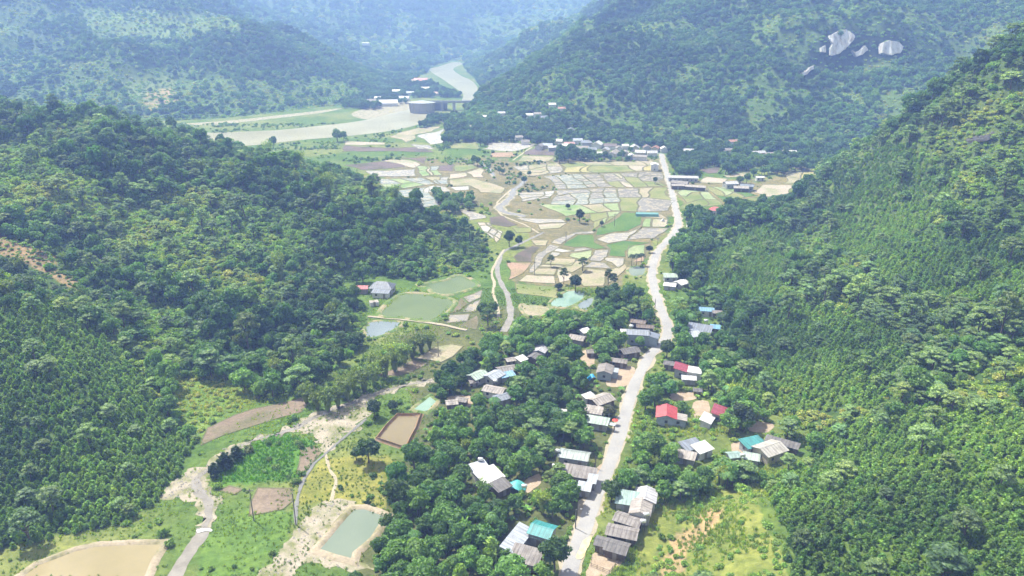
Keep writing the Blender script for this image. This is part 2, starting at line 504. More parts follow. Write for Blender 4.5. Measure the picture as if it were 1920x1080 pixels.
_b.inputs['Base Color'].default_value = (0.03, 0.035, 0.045, 1); _b.inputs['Roughness'].default_value = 0.15
MAT['frame'] = concrete('window_frame', (0.30, 0.27, 0.24), 0.2, 0.6, 1.0)
MAT['steel'], _nt, _b = new_mat('stainless_tank')
_b.inputs['Base Color'].default_value = (0.78, 0.78, 0.78, 1); _b.inputs['Roughness'].default_value = 0.35; _b.inputs['Metallic'].default_value = 0.6
def roof_mat(name, c, fibro=False):
    m, nt, b = new_mat('roof_' + name)
    c = tuple(x * 0.8 for x in c)
    tc = nt.nodes.new('ShaderNodeTexCoord')
    w = N(nt, 'ShaderNodeTexWave', wave_type='BANDS', bands_direction='X', inp={'Scale': 1.6 if not fibro else 1.1, 'Distortion': 0.0})
    nt.links.new(tc.outputs['Object'], w.inputs['Vector'])
    n1 = noise_fac(nt, 0.6, 5, 0.7); n2 = noise_fac(nt, 5.0, 4, 0.7)
    k = 0.6 if fibro else 0.85
    col = ramp(nt, n1, [(0.28, tuple(x * k for x in c)), (0.7, tuple(min(1, x * 1.12) for x in c))])
    col = mixc(nt, 1.0, col, ramp(nt, n2, [(0.3, (0.82, 0.8, 0.78)), (0.7, (1.08, 1.08, 1.08))]), 'MULTIPLY')
    col = mixc(nt, 1.0, col, ramp(nt, w.outputs[0], [(0.0, (0.86, 0.86, 0.86)), (0.6, (1.04, 1.04, 1.04))]), 'MULTIPLY')
    w2 = N(nt, 'ShaderNodeTexWave', wave_type='BANDS', bands_direction='X', inp={'Scale': 0.3, 'Distortion': 0.3})
    nt.links.new(tc.outputs['Object'], w2.inputs['Vector'])
    col = mixc(nt, 1.0, col, ramp(nt, w2.outputs[0], [(0.0, (0.72, 0.72, 0.72)), (0.22, (0.98, 0.98, 0.98)), (1.0, (1.06, 1.06, 1.06))]), 'MULTIPLY')
    mp = N(nt, 'ShaderNodeMapping', inp={'Scale': (2.2, 0.22, 0.22)})
    nt.links.new(tc.outputs['Object'], mp.inputs[0])
    st = noise_fac(nt, 1.0, 4, 0.7, mp.outputs[0])
    col = mixc(nt, 1.0, col, ramp(nt, st, [(0.35, (0.62, 0.58, 0.54)), (0.55, (1.0, 1.0, 1.0))]), 'MULTIPLY')
    nt.links.new(col, b.inputs['Base Color'])
    b.inputs['Roughness'].default_value = 0.8 if fibro else 0.45
    bump(nt, b, w.outputs[0], 0.5, 0.05)
    return m
ROOF = {
    'teal': roof_mat('teal', (0.06, 0.33, 0.34)), 'paleteal': roof_mat('paleteal', (0.36, 0.50, 0.47)), 'mint': roof_mat('mint', (0.47, 0.58, 0.50)),
    'blue': roof_mat('blue', (0.20, 0.42, 0.66)), 'paleblue': roof_mat('paleblue', (0.50, 0.54, 0.62)), 'slate': roof_mat('slate', (0.27, 0.30, 0.37)),
    'darkblue': roof_mat('darkblue', (0.20, 0.22, 0.28)), 'white': roof_mat('white', (0.80, 0.80, 0.80)), 'lilac': roof_mat('lilac', (0.62, 0.61, 0.66)),
    'red': roof_mat('red', (0.58, 0.09, 0.10)), 'crimson': roof_mat('crimson', (0.42, 0.09, 0.13)), 'pink': roof_mat('pink', (0.60, 0.30, 0.28)),
    'beige': roof_mat('beige', (0.55, 0.52, 0.48)), 'fibro': roof_mat('fibro', (0.36, 0.325, 0.31), True), 'darkfibro': roof_mat('darkfibro', (0.23, 0.215, 0.215), True),
    'paletan': roof_mat('paletan', (0.50, 0.45, 0.42), True), 'brown': roof_mat('brown', (0.27, 0.21, 0.18), True), 'greygreen': roof_mat('greygreen', (0.40, 0.46, 0.45)),
    'rust': roof_mat('rust', (0.52, 0.26, 0.18)),
}
WALL = {
    'grey': concrete('wall_grey', (0.42, 0.42, 0.42)), 'blue': concrete('wall_bluegrey', (0.38, 0.44, 0.50)), 'white': concrete('wall_white', (0.72, 0.71, 0.68)),
    'cream': concrete('wall_cream', (0.60, 0.53, 0.40)), 'wood': MAT['wood'], 'brick': concrete('wall_block', (0.36, 0.30, 0.26)),
}
def plain(name, c, rough=0.7):
    m, nt, b = new_mat(name)
    n = noise_fac(nt, 2.5, 4, 0.6)
    nt.links.new(ramp(nt, n, [(0.3, tuple(x * 0.8 for x in c)), (0.7, tuple(min(1, x * 1.1) for x in c))]), b.inputs['Base Color'])
    b.inputs['Roughness'].default_value = rough
    return m
MAT['bluetarp'] = plain('tarp_blue', (0.03, 0.33, 0.62), 0.5)
MAT['tealtarp'] = plain('tarp_teal', (0.10, 0.42, 0.40), 0.6)
MAT['grain'] = soil_mat('drying_grain', (0.58, 0.45, 0.20), (0.66, 0.56, 0.34), 0.6, 0.9, 0.2)
MAT['redcloth'] = plain('red_cloth', (0.65, 0.06, 0.04))
MAT['darkmetal'] = plain('dark_metal', (0.10, 0.10, 0.11), 0.5)
MAT['net'] = plain('shade_net', (0.13, 0.30, 0.29), 0.7)
MAT['rock'] = None
def rock_mat():
    m, nt, b = new_mat('limestone')
    pos = coords(nt)
    mp = N(nt, 'ShaderNodeMapping', inp={'Scale': (0.25, 0.25, 0.06)})
    nt.links.new(pos, mp.inputs[0])
    n1 = noise_fac(nt, 1.0, 6, 0.7, mp.outputs[0]); n2 = noise_fac(nt, 0.15, 4, 0.6)
    c = ramp(nt, n1, [(0.32, (0.20, 0.17, 0.15)), (0.42, (0.48, 0.455, 0.44)), (0.62, (0.68, 0.66, 0.65))])
    c = mixc(nt, ramp(nt, n2, [(0.5, (0, 0, 0)), (0.7, (0.6, 0.6, 0.6))]), c, (0.45, 0.34, 0.26))
    nt.links.new(c, b.inputs['Base Color']); b.inputs['Roughness'].default_value = 0.9
    bump(nt, b, n1, 0.8, 0.8)
    return m
MAT['rock'] = rock_mat()
MAT['steep'] = soil_mat('steep_shade_rock', (0.02, 0.028, 0.016), (0.05, 0.06, 0.035), 0.15, c3=(0.025, 0.045, 0.015))  # shade of the cliff surround put into dark rock and greenery; unassigned
MAT['rock_shadow'] = concrete('rock_painted_shadow', (0.13, 0.125, 0.12), 0.4, 0.9, 0.4)  # grey rock darkened so its colour includes the shadow around it
def leaf_mat(name, default, gloss=0.35, trans=0.42):
    m, nt, b = new_mat(name)
    at = N(nt, 'ShaderNodeAttribute', attribute_name='tint', attribute_type='INSTANCER')
    g = nt.nodes.new('ShaderNodeNewGeometry')
    rp = ramp(nt, g.outputs['Random Per Island'], [(0.0, (0.55, 0.6, 0.55)), (0.6, (1.0, 1.0, 0.95)), (1.0, (1.5, 1.38, 1.15))])
    col = mixc(nt, 1.0, at.outputs['Color'], rp, 'MULTIPLY')
    nt.links.new(col, b.inputs['Base Color'])
    b.inputs['Roughness'].default_value = 0.5
    b.inputs['Specular IOR Level'].default_value = gloss
    tr = nt.nodes.new('ShaderNodeBsdfTranslucent')
    tc = mixc(nt, 1.0, col, (1.0, 1.15, 0.5), 'MULTIPLY')
    nt.links.new(tc, tr.inputs['Color'])
    mx = nt.nodes.new('ShaderNodeMixShader')
    mx.inputs[0].default_value = trans
    nt.links.new(b.outputs[0], mx.inputs[1]); nt.links.new(tr.outputs[0], mx.inputs[2])
    nt.links.new(mx.outputs[0], nt.nodes['Material Output'].inputs['Surface'])
    return m
MAT['leaf'] = leaf_mat('foliage', (0.06, 0.12, 0.03))
# ------------------------------------------------------------------ terrain sheets
PAINT = [  # outline over the photograph, surface colour, with painted shade round the cliffs
    ([(320, 700), (400, 690), (490, 730), (480, 755), (400, 795), (385, 830), (340, 790)], (0.14, 0.215, 0.05)),
    ([(0, 275), (90, 290), (160, 340), (280, 390), (330, 420), (250, 450), (120, 400), (0, 380)], (0.15, 0.21, 0.06)),
    ([(0, 590), (60, 620), (150, 700), (60, 690), (0, 660)], (0.12, 0.19, 0.045)),
    ([(-20, 425), (60, 450), (110, 478), (104, 505), (165, 532), (150, 548), (60, 500), (-20, 470)], (0.24, 0.18, 0.11)),
    ([(1232, 940), (1262, 930), (1335, 905), (1430, 885), (1485, 920), (1470, 1000), (1490, 1090), (1185, 1090), (1215, 1000)], (0.17, 0.20, 0.055)),
    ([(560, 900), (600, 860), (640, 850), (720, 850), (745, 880), (720, 960), (660, 940), (600, 945), (560, 950)], (0.21, 0.215, 0.06)),
    ([(400, 905), (440, 850), (520, 810), (590, 830), (600, 850), (560, 900), (480, 905)], (0.08, 0.175, 0.03)),
    ([(380, 1000), (470, 950), (560, 960), (540, 1010), (480, 1080), (350, 1085)], (0.11, 0.19, 0.045)),
    ([(1540, 330), (1920, 85), (1920, 300), (1700, 400), (1560, 420)], (0.085, 0.125, 0.045)),
    ([(150, 15), (430, 15), (445, 50), (300, 72), (160, 62)], (0.13, 0.19, 0.06)),
    ([(240, 150), (320, 140), (330, 170), (290, 190), (240, 180)], (0.13, 0.18, 0.06)),
    ([(560, 130), (640, 120), (700, 160), (640, 190), (560, 170)], (0.10, 0.16, 0.05)),
    ([(280, 175), (330, 160), (320, 200), (270, 205)], (0.28, 0.22, 0.13)),
    ([(760, 640), (880, 560), (1000, 590), (1230, 560), (1255, 640), (1190, 760), (1120, 890), (1080, 1080), (640, 1090), (720, 960), (780, 800)], (0.10, 0.115, 0.05)),
    ([(1230, 640), (1340, 600), (1400, 760), (1500, 800), (1480, 880), (1250, 930), (1180, 1000), (1130, 900)], (0.12, 0.16, 0.045)),
    ([(1330, 560), (1400, 450), (1700, 600), (1640, 760), (1430, 760)], (0.07, 0.12, 0.03)),
    ([(1400, 900), (1700, 780), (1920, 800), (1920, 1090), (1480, 1090)], (0.08, 0.13, 0.03)),
    ([(1500, 140), (1538, 78), (1556, 48), (1600, 46), (1705, 66), (1715, 100), (1640, 118), (1530, 146)], (0.03, 0.042, 0.022)),  # ground round the cliffs darkened, painting their shade into the cover
    ([(690, 335), (780, 300), (960, 300), (1240, 298), (1268, 400), (1230, 460), (1200, 500), (1140, 545), (960, 530), (985, 470), (1000, 440), (880, 380), (820, 400)], (0.17, 0.155, 0.092)),
    ([(1260, 340), (1420, 340), (1500, 315), (1540, 320), (1420, 375), (1280, 395)], (0.19, 0.17, 0.09)),
    ([(1290, 965), (1330, 940), (1350, 955), (1325, 1000), (1292, 1035), (1280, 1090), (1235, 1090), (1268, 1010)], (0.34, 0.25, 0.15)),
]
NA, NR = 460, 460
az = np.linspace(R(-62), R(62), NA)
rad = np.exp(np.linspace(math.log(55.0), math.log(5200.0), NR))
AZ, RD = np.meshgrid(az, rad)
TX, TY = np.sin(AZ) * RD, np.cos(AZ) * RD
TZ = height(TX, TY)
TU, TV, _ = to_px(TX, TY, TZ)
TIN = inside(TX, TY, FLOOR)
TD = dist_poly(TX, TY, FLOOR)
jit = fbm(TX, TY, 9, 3, 40) * 26
cover = np.zeros((NR, NA, 3))
cover[...] = (0.06, 0.105, 0.03)
farg = sstep(560, 760, TY)[..., None]
cover = cover * (1 - farg) + np.array((0.085, 0.14, 0.04)) * farg
mixn = sstep(-0.25, 0.3, fbm(TX, TY, 60, 3, 77))[..., None]
cover = cover * (1 - mixn) + np.array((0.085, 0.13, 0.04)) * mixn
fl = (TIN | (TD < 3))[..., None]
g2 = sstep(-0.3, 0.35, fbm(TX, TY, 35, 4, 66))[..., None]
cover = np.where(fl, np.array((0.085, 0.15, 0.035)) * (1 - g2) + np.array((0.165, 0.195, 0.065)) * g2, cover)
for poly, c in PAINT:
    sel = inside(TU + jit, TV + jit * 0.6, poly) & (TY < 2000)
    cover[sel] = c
zone = np.full((NR, NA), 5)
zone[(TX < 0) & (TY < 640)] = 1
zone[(TX >= 0) & (TY < 590)] = 2
zone[(TX > -85) & (TY >= 590) & (TY < 1480)] = 3
zone[(TX <= -85) & (TY >= 640) & (TY < 1700)] = 4
zone[(TX > -130) & (TY >= 1480) & (TY < 1980)] = 6
zone[TIN] = 0
ZN = {0: ('valley_floor', 'flat green valley floor between the hills'), 1: ('hill', 'wooded hill falling to the valley from the left edge'), 2: ('hill', 'wooded hill rising from the road to the right edge'),
      3: ('mountain', 'forested mountain with pale cliffs behind the far village'), 4: ('mountain', 'forested mountain beyond the brown river on the left'),
      6: ('ridge', 'hazy wooded ridge behind the river bend'), 5: ('far_mountains', 'pale blue farthest mountain slopes along the top')}
fz = zone[:-1, :-1]
idx = np.arange(NR * NA).reshape(NR, NA)
quads = np.stack([idx[:-1, :-1], idx[:-1, 1:], idx[1:, 1:], idx[1:, :-1]], -1)
allv = np.stack([TX.ravel(), TY.ravel(), TZ.ravel()], -1)
allc = cover.reshape(-1, 3)
for zid, (nm, lab) in ZN.items():
    q = quads[fz == zid]
    used, inv = np.unique(q.ravel(), return_inverse=True)
    q = inv.reshape(-1, 4)[:, ::-1]
    me = bpy.data.meshes.new(nm)
    me.vertices.add(len(used)); me.vertices.foreach_set('co', allv[used].ravel())
    me.loops.add(q.size); me.loops.foreach_set('vertex_index', q.ravel().astype(np.int32))
    me.polygons.add(len(q)); me.polygons.foreach_set('loop_start', np.arange(0, q.size, 4, dtype=np.int32))
    me.polygons.foreach_set('use_smooth', np.ones(len(q), bool))
    me.update(calc_edges=True)
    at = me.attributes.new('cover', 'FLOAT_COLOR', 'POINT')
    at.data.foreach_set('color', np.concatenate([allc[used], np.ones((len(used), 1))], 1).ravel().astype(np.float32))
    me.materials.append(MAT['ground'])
    o = bpy.data.objects.new(nm, me); COL.objects.link(o)
    tag(o, lab, 'terrain', kind='structure')

# map of what must stay open to view (fields, water, roads, roofs), in photo pixels / 3
PW, PH = 640, 360
PROT = np.zeros((PH, PW), bool)
HARD = np.zeros((PH, PW), bool)      # where not even grass may grow
_gx, _gy = np.meshgrid((np.arange(PW) + 0.5) * 3, (np.arange(PH) + 0.5) * 3)
def protect(poly, soft=False):
    us = [p[0] for p in poly]; vs_ = [p[1] for p in poly]
    a, b = max(0, int(min(us) / 3) - 1), min(PW, int(max(us) / 3) + 2)
    c, d = max(0, int(min(vs_) / 3) - 1), min(PH, int(max(vs_) / 3) + 2)
    if a >= b or c >= d: return
    ins_ = inside(_gx[c:d, a:b], _gy[c:d, a:b], poly)
    PROT[c:d, a:b] |= ins_
    if not soft: HARD[c:d, a:b] |= ins_
def protected(u, v, M=None):
    i = np.clip((np.asarray(v) / 3).astype(int), 0, PH - 1); j = np.clip((np.asarray(u) / 3).astype(int), 0, PW - 1)
    ok = (np.asarray(u) >= 0) & (np.asarray(u) < 1920) & (np.asarray(v) >= 0) & (np.asarray(v) < 1080)
    return (PROT if M is None else M)[i, j] & ok

_sheet_z = [0.0]
def sheet(name, pts, mat, z, label=None, smooth_step=None, kind='structure', jitter=0.0, cat=None):
    P = pts
    if smooth_step: P = catmull(pts, smooth_step, True)
    if jitter:
        arr = np.array(P); arr = arr + np.stack([fbm(arr[:, 0], arr[:, 1], 2.5, 3, 5), fbm(arr[:, 1], arr[:, 0], 2.5, 3, 8)], -1) * jitter
        P = [tuple(p) for p in arr]
    bm = bmesh.new()
    vs_ = [bm.verts.new((p[0], p[1], z)) for p in P]
    es = [bm.edges.new((vs_[i], vs_[(i + 1) % len(vs_)])) for i in range(len(vs_))]
    bmesh.ops.triangle_fill(bm, use_beauty=True, edges=es)
    for f in bm.faces:
        if f.normal.z < 0: f.normal_flip()
    me = bpy.data.meshes.new(name); bm.to_mesh(me); bm.free()
    me.materials.append(mat)
    o = bpy.data.objects.new(name, me); COL.objects.link(o)
    if kind: tag(o, label, cat, kind=kind)
    return o
def offset_poly(P, d):
    """inward offset of a simple polygon"""
    P = [np.array(p, float) for p in P]
    A = sum(P[i][0] * P[(i + 1) % len(P)][1] - P[(i + 1) % len(P)][0] * P[i][1] for i in range(len(P)))
    s = 1 if A > 0 else -1
    out = []
    n = len(P)
    for i in range(n):
        a, b, c = P[i - 1], P[i], P[(i + 1) % n]
        e1 = b - a; e2 = c - b
        e1 /= np.linalg.norm(e1) + 1e-9; e2 /= np.linalg.norm(e2) + 1e-9
        n1 = s * np.array([-e1[1], e1[0]]); n2 = s * np.array([-e2[1], e2[0]])
        m = n1 + n2; L = np.linalg.norm(m)
        if L < 0.3: m = n1; k = 1
        else: m = m / L; k = min(1.6, 1 / max(0.4, float(m @ n1)))
        out.append(b + m * d * k)
    return out
def ring(name, P, prof, mat, parent=None):
    """bank that follows an outline; prof = [(inward offset, z), ...]"""
    rows = [offset_poly(P, d) for d, z in prof]
    n = len(P); V = []; F = []
    for (d, z), row in zip(prof, rows):
        V += [(p[0], p[1], z) for p in row]
    for k in range(len(prof) - 1):
        for i in range(n):
            j = (i + 1) % n
            F.append((k * n + i, k * n + j, (k + 1) * n + j, (k + 1) * n + i))
    return mesh_obj(name, V, F, mat, parent, True)
def ribbon(name, ctr, width, mat, z, label=None, edge_noise=0.0, drop=0.0, kind='structure', cat=None):
    P = np.array(ctr)
    T = np.gradient(P, axis=0); T /= np.linalg.norm(T, axis=1)[:, None] + 1e-9
    Nn = np.stack([-T[:, 1], T[:, 0]], -1)
    n = len(P)
    w = width if np.ndim(width) else np.full(n, width)
    e1 = fbm(P[:, 0], P[:, 1], 3.0, 3, 12) * edge_noise; e2 = fbm(P[:, 0], P[:, 1], 3.0, 3, 99) * edge_noise
    cols = [P + Nn * (w / 2 + e1)[:, None], P + Nn * (w / 4)[:, None], P - Nn * (w / 4)[:, None], P - Nn * (w / 2 + e2)[:, None]]
    zs = [z - drop, z, z, z - drop]
    V = []; F = []
    for c, zz in zip(cols, zs): V += [(p[0], p[1], zz) for p in c]
    for k in range(3):
        for i in range(n - 1):
            F.append((k * n + i, (k + 1) * n + i, (k + 1) * n + i + 1, k * n + i + 1))
    o = mesh_obj(name, V, F, mat, None, True)
    return tag(o, label, cat, kind=kind)
def protect_line(px, w):
    P = np.array(px, float); T = np.gradient(P, axis=0); T /= np.linalg.norm(T, axis=1)[:, None] + 1e-9
    Nn = np.stack([-T[:, 1], T[:, 0]], -1) * w / 2
    L = [tuple(p) for p in P + Nn] + [tuple(p) for p in (P - Nn)[::-1]]
    protect(L)

# --- the road
ROAD_PX = [(1240, 288), (1244, 305), (1250, 325), (1257, 350), (1264, 380), (1271, 410), (1271, 425), (1257, 446), (1236, 468), (1226, 490), (1223, 515), (1228, 545), (1237, 575),
           (1250, 605), (1252, 625), (1241, 645), (1222, 662), (1205, 690), (1190, 720), (1181, 750), (1170, 785), (1160, 820), (1147, 860), (1134, 890), (1122, 915),
           (1111, 945), (1100, 980), (1090, 1005), (1078, 1040), (1063, 1085), (1050, 1130)]
road_ctr = catmull(gpoly(ROAD_PX), 2.5)
ribbon('road_shoulder', road_ctr, 5.3, MAT['path'], 0.06, 'dusty earth shoulders along the valley road', 2.2, 0.03)
ribbon('road', road_ctr, 3.8, MAT['road'], 0.13, 'pale concrete road running the length of the valley', 0.5, 0.04)
for a in range(len(ROAD_PX) - 1):
    (u0, v0), (u1, v1) = ROAD_PX[a], ROAD_PX[a + 1]
    s0, s1 = 2.0 * (v0 - 30) / 120, 2.0 * (v1 - 30) / 120
    protect([(u0 - s0, v0), (u0 + s0, v0), (u1 + s1, v1), (u1 - s1, v1)])

# --- footpaths and canal
def path(px, w, mat, label, z=0.09, name='path', en=0.4, pw=None):
    o = ribbon(name, catmull(gpoly(px), 2.0), w, mat, z, label, en, 0.02)
    if pw: protect_line(px, pw)
    return o
path([(690, 594), (765, 601), (825, 609), (875, 620)], 1.6, MAT['path'], 'pale dirt causeway below the large green fish pond', 0.32, pw=7)
path([(945, 468), (930, 492), (922, 512), (927, 532), (924, 549), (930, 565), (934, 580), (934, 598)], 1.3, MAT['path'], 'winding dirt path beside the small stream', pw=5)
path([(959, 355), (942, 370), (932, 382), (937, 400), (955, 410), (985, 422), (1010, 437)], 1.3, MAT['path'], 'pale path curving along the upper stream', pw=4)
path([(997, 276), (978, 289), (961, 301)], 1.6, MAT['path'], 'straight path leading to the far village', pw=4)
path([(610, 850), (617, 877), (630, 900), (625, 920), (622, 940)], 0.9, MAT['path'], 'narrow footpath across the yellow meadow', pw=6)
path([(925, 332), (912, 318), (900, 309)], 1.2, MAT['path'], 'short path by the upper stream bend')
path([(687, 786), (652, 815), (615, 847), (590, 870), (572, 897), (562, 918), (556, 945), (555, 985)], 0.85, MAT['concrete'], 'grey concrete irrigation channel crossing the meadow', 0.16, 'channel', 0.5, 7)

# --- river and streams
RIVER1 = [(340, 246), (400, 249), (450, 247), (520, 244), (600, 236), (680, 226), (740, 211), (775, 204), (805, 207), (800, 226), (760, 240), (700, 250), (620, 258), (560, 263), (470, 273), (400, 275), (330, 268), (200, 262), (180, 250), (260, 244)]
RIVER2 = [(805, 131), (822, 125), (850, 117), (868, 119), (850, 129), (864, 142), (882, 150), (895, 164), (890, 186), (874, 196), (866, 190), (868, 176), (852, 164), (832, 150)]
sheet('river', gpoly(RIVER1), MAT['river'], 0.10, 'wide silty brown river below the dam', 12); protect(RIVER1)
sheet('river', gpoly(RIVER2), MAT['river'], 0.10, 'pale river bend above the dam between mountains', 20); protect(RIVER2)
sheet('sand_bank', gpoly([(660, 212), (720, 196), (772, 190), (778, 205), (740, 212), (690, 224)]), MAT['sand'], 0.05, 'pale sloping sand bank beside the dam', 10)
sheet('sand_bank', gpoly([(340, 232), (430, 226), (560, 212), (640, 203), (600, 212), (480, 226), (400, 234)]), MAT['sand'], 0.05, 'narrow sandy strip at the foot of the left mountain', 10)
S1 = [(905, 309), (918, 316), (923, 324), (925, 332)]
S1b = [(985, 337), (975, 348), (963, 356), (960, 368), (945, 382), (936, 388), (940, 395), (952, 399), (985, 406)]
S1c = [(1020, 436), (1005, 443), (985, 452), (965, 462), (944, 472), (939, 482), (932, 507), (939, 530), (949, 548), (954, 565), (957, 580), (956, 600), (944, 622)]
ribbon('sand_bar', catmull(gpoly(S1b[2:]), 3), 7.5, MAT['sand'], 0.05, 'sandy bar along the upper stream', 3.0)
ribbon('stream', catmull(gpoly(S1), 3), 3.0, MAT['stream'], 0.08, 'short pale stretch of stream far up the valley', 1.0)
ribbon('stream', catmull(gpoly(S1b), 3), 4.2, MAT['stream'], 0.10, 'upper stream winding between green fields', 1.5)
ribbon('stream', catmull(gpoly(S1c), 2), np.interp(np.linspace(0, 1, len(catmull(gpoly(S1c), 2))), [0, .3, .6, 1], [1.7, 2.1, 2.3, 3.2]), MAT['stream'], 0.08, 'grey stream running towards the village trees', 0.8)
protect_line(S1c, 12); protect_line(S1b, 9)
S2 = [(812, 712), (765, 722), (715, 735), (677, 750), (640, 762), (602, 777), (575, 790), (552, 804), (515, 815), (470, 828), (430, 850), (405, 870), (385, 885), (368, 900), (375, 922), (390, 940), (392, 972), (382, 988)]
S2b = [(382, 988), (378, 1002), (362, 1026), (340, 1060), (322, 1090)]
_s2 = catmull(gpoly(S2), 1.5)
ribbon('sand_bar', _s2, np.interp(np.linspace(0, 1, len(_s2)), [0, .25, .45, .6, .75, .85, 1], [4.0, 4.0, 4.5, 2.4, 5.5, 7, 5]), MAT['sand'], 0.05, 'sandy bed of the lower stream', 4.5)
ribbon('stream', _s2, np.interp(np.linspace(0, 1, len(_s2)), [0, .3, .5, .6, .75, .85, 1], [1.0, 1.3, 1.6, 1.0, 1.8, 2.6, 2.0]), MAT['stream'], 0.09, 'shallow muddy lower stream curving past the brown field', 1.2)
ribbon('stream', catmull(gpoly(S2b), 1.5), 3.4, MAT['stream'], 0.03, 'stream below the white weir', 0.8)
protect_line(S2[:9], 12); protect_line(S2[11:], 26); protect_line(S2b, 26)
w_ = at_plane(382, 990)
weir = sheet('weir_foam', gpoly([(370, 994), (384, 992), (396, 993), (397, 997), (384, 996), (371, 999)]), MAT['foam'], 0.17, 'white water spilling over the small weir', 0.6, 'stuff', 0.3, 'water')
SB = [(552, 802), (602, 774), (650, 756), (684, 752), (692, 785), (660, 812), (628, 832), (614, 852), (602, 842), (597, 820), (570, 812)]
sheet('sand_flat', gpoly(SB), MAT['sand'], 0.045, 'pale sandy flat beside the irrigation channel', 1.2, jitter=4.5); protect(SB, True)
SB2 = [(302, 934), (310, 915), (330, 900), (360, 878), (392, 878), (380, 905), (370, 915), (350, 926), (325, 936)]
sheet('sand_flat', gpoly(SB2), MAT['sand'], 0.045, 'bare stony flat by the lower stream pool', 1.0, jitter=3.5); protect(SB2, True)
SB3 = [(462, 1090), (500, 1062), (540, 1010), (580, 970), (598, 945), (625, 935), (655, 938), (668, 948), (640, 985), (600, 1030), (630, 1046), (695, 1062), (655, 1070), (600, 1056), (570, 1064), (545, 1090)]
sheet('sand_flat', gpoly(SB3), MAT['sand'], 0.045, 'light dug earth around the near pond', 1.0, jitter=3.0); protect(SB3, True)

# --- ponds with their banks
def wobble(P, amp, seg):
    """hand-dug outline: the same bend for both neighbours of a bund"""
    out = []
    n = len(P)
    for i in range(n):
        a = np.array(P[i], float); b = np.array(P[(i + 1) % n], float)
        k = max(1, int(np.linalg.norm(b - a) / seg))
        for j in range(k): out.append(a + (b - a) * j / k)
    A = np.array(out)
    sc = 22.0
    A = A + amp * np.stack([fbm(A[:, 0], A[:, 1], sc, 3, 201), fbm(A[:, 0], A[:, 1], sc, 3, 202)], -1) * 2
    return [tuple(p) for p in A]
def pond(px, mat, label, bank, bh=0.6, bw=1.6, step=2.0):
    P = wobble(gpoly(px), 0.5, 1.6) if px[0][1] > 700 else catmull(gpoly(px), step, True)
    o = sheet('pond', P, MAT[mat], 0.08, label)
    ring('bank', P, [(-bw - 0.9, 0.03), (-bw, bh), (-0.5, bh), (0.25, 0.02)], MAT[bank], o)
    protect(px)
    return o
pond([(715, 590), (745, 557), (780, 551), (815, 557), (850, 567), (812, 600), (760, 596)], 'w_green', 'large green fish pond beside the blue-roofed farmhouse', 'bankgrass', 0.5)
pond([(790, 534), (815, 531), (840, 526), (862, 517), (892, 532), (880, 541), (840, 552), (820, 550), (805, 540)], 'w_green', 'upper green fish pond under the wooded spur', 'bankgrass', 0.5)
pond([(694, 605), (750, 605), (735, 619), (707, 631), (688, 630)], 'w_blue', 'small blue-grey pond under the pale causeway', 'bankgrass', 0.4, 1.0)
pond([(747, 781), (787, 780), (780, 805), (762, 840), (710, 825), (730, 800)], 'w_brown', 'muddy brown pond with raw orange banks', 'redbank', 0.9, 0.35, 4)
pond([(775, 767), (805, 743), (817, 752), (800, 772)], 'w_teal', 'small pale teal pond at the edge of the grove', 'bankgrass', 0.4, 0.6)
pond([(596, 1031), (635, 985), (662, 956), (682, 955), (720, 970), (692, 1010), (660, 1037), (657, 1049), (625, 1041)], 'w_grey', 'grey-green pond with raised sand banks near the bottom', 'bank', 0.6, 1.2)
pond([(20, 1100), (75, 1060), (140, 1035), (178, 1026), (225, 1023), (303, 1021), (285, 1050), (262, 1100)], 'w_yellow', 'yellow-brown pond in the bottom left corner', 'bank', 0.45, 1.1)
pond([(1032, 570), (1067, 546), (1095, 550), (1090, 562), (1060, 576)], 'w_teal', 'milky teal pond below the paddies', 'bankgrass', 0.4, 0.8)
pond([(1083, 573), (1100, 561), (1113, 561), (1100, 582)], 'w_blue', 'small blue pond beside the big dark trees', 'bankgrass', 0.4, 0.6)
pond([(980, 571), (1030, 578), (1010, 591), (988, 590)], 'f_tan', 'small muddy pond by the stream', 'bankgrass', 0.3, 0.6)
pond([(1180, 503), (1207, 500), (1206, 515), (1185, 517)], 'w_grey', 'dark pond with trees on its edge beside the road', 'bankgrass', 0.3, 0.6)
pond([(787, 352), (812, 348), (826, 372), (806, 378)], 'w_blue', 'grey pool ringed by trees among the paddies', 'bankgrass', 0.3, 0.6) if False else None

# --- paddies and fields, each with its own bund
NFIELD = [0]
def field(px, kind, label=None, world=False, bund=True, bw=None):
    P = px if world else gpoly(px)
    yy_ = sum(p[1] for p in P) / len(P)
    P = wobble(P, (1.2 + 0.004 * yy_), 3.0 + 0.008 * yy_)
    cy_ = sum(p[1] for p in P) / len(P)
    k = NFIELD[0]; NFIELD[0] += 1
    w = bw or (0.42 + 0.0005 * cy_)
    wet = FIELD[kind][0] == 'w'
    if label is None:
        label = {'w': 'flooded paddy', 'm': 'cultivated field'}[FIELD[kind][0]]
    inner = offset_poly(P, 0.08)
    o = sheet('rice_paddy' if wet else 'field', inner, MAT['f_' + kind], 0.06 + 0.004 * (k % 7), None)
    if bund:
        zt = 0.15 + 0.008 * (k % 9)
        ring('bund', P, [(0.05, 0.03), (0.12, zt), (w * 0.75, zt), (w, 0.05)], MAT['bund'], o)
    return o
def field_px(px, kind, **kw):
    protect(px, kind in ('brown', 'red', 'dark', 'olive'))
    return field(px, kind, **kw)
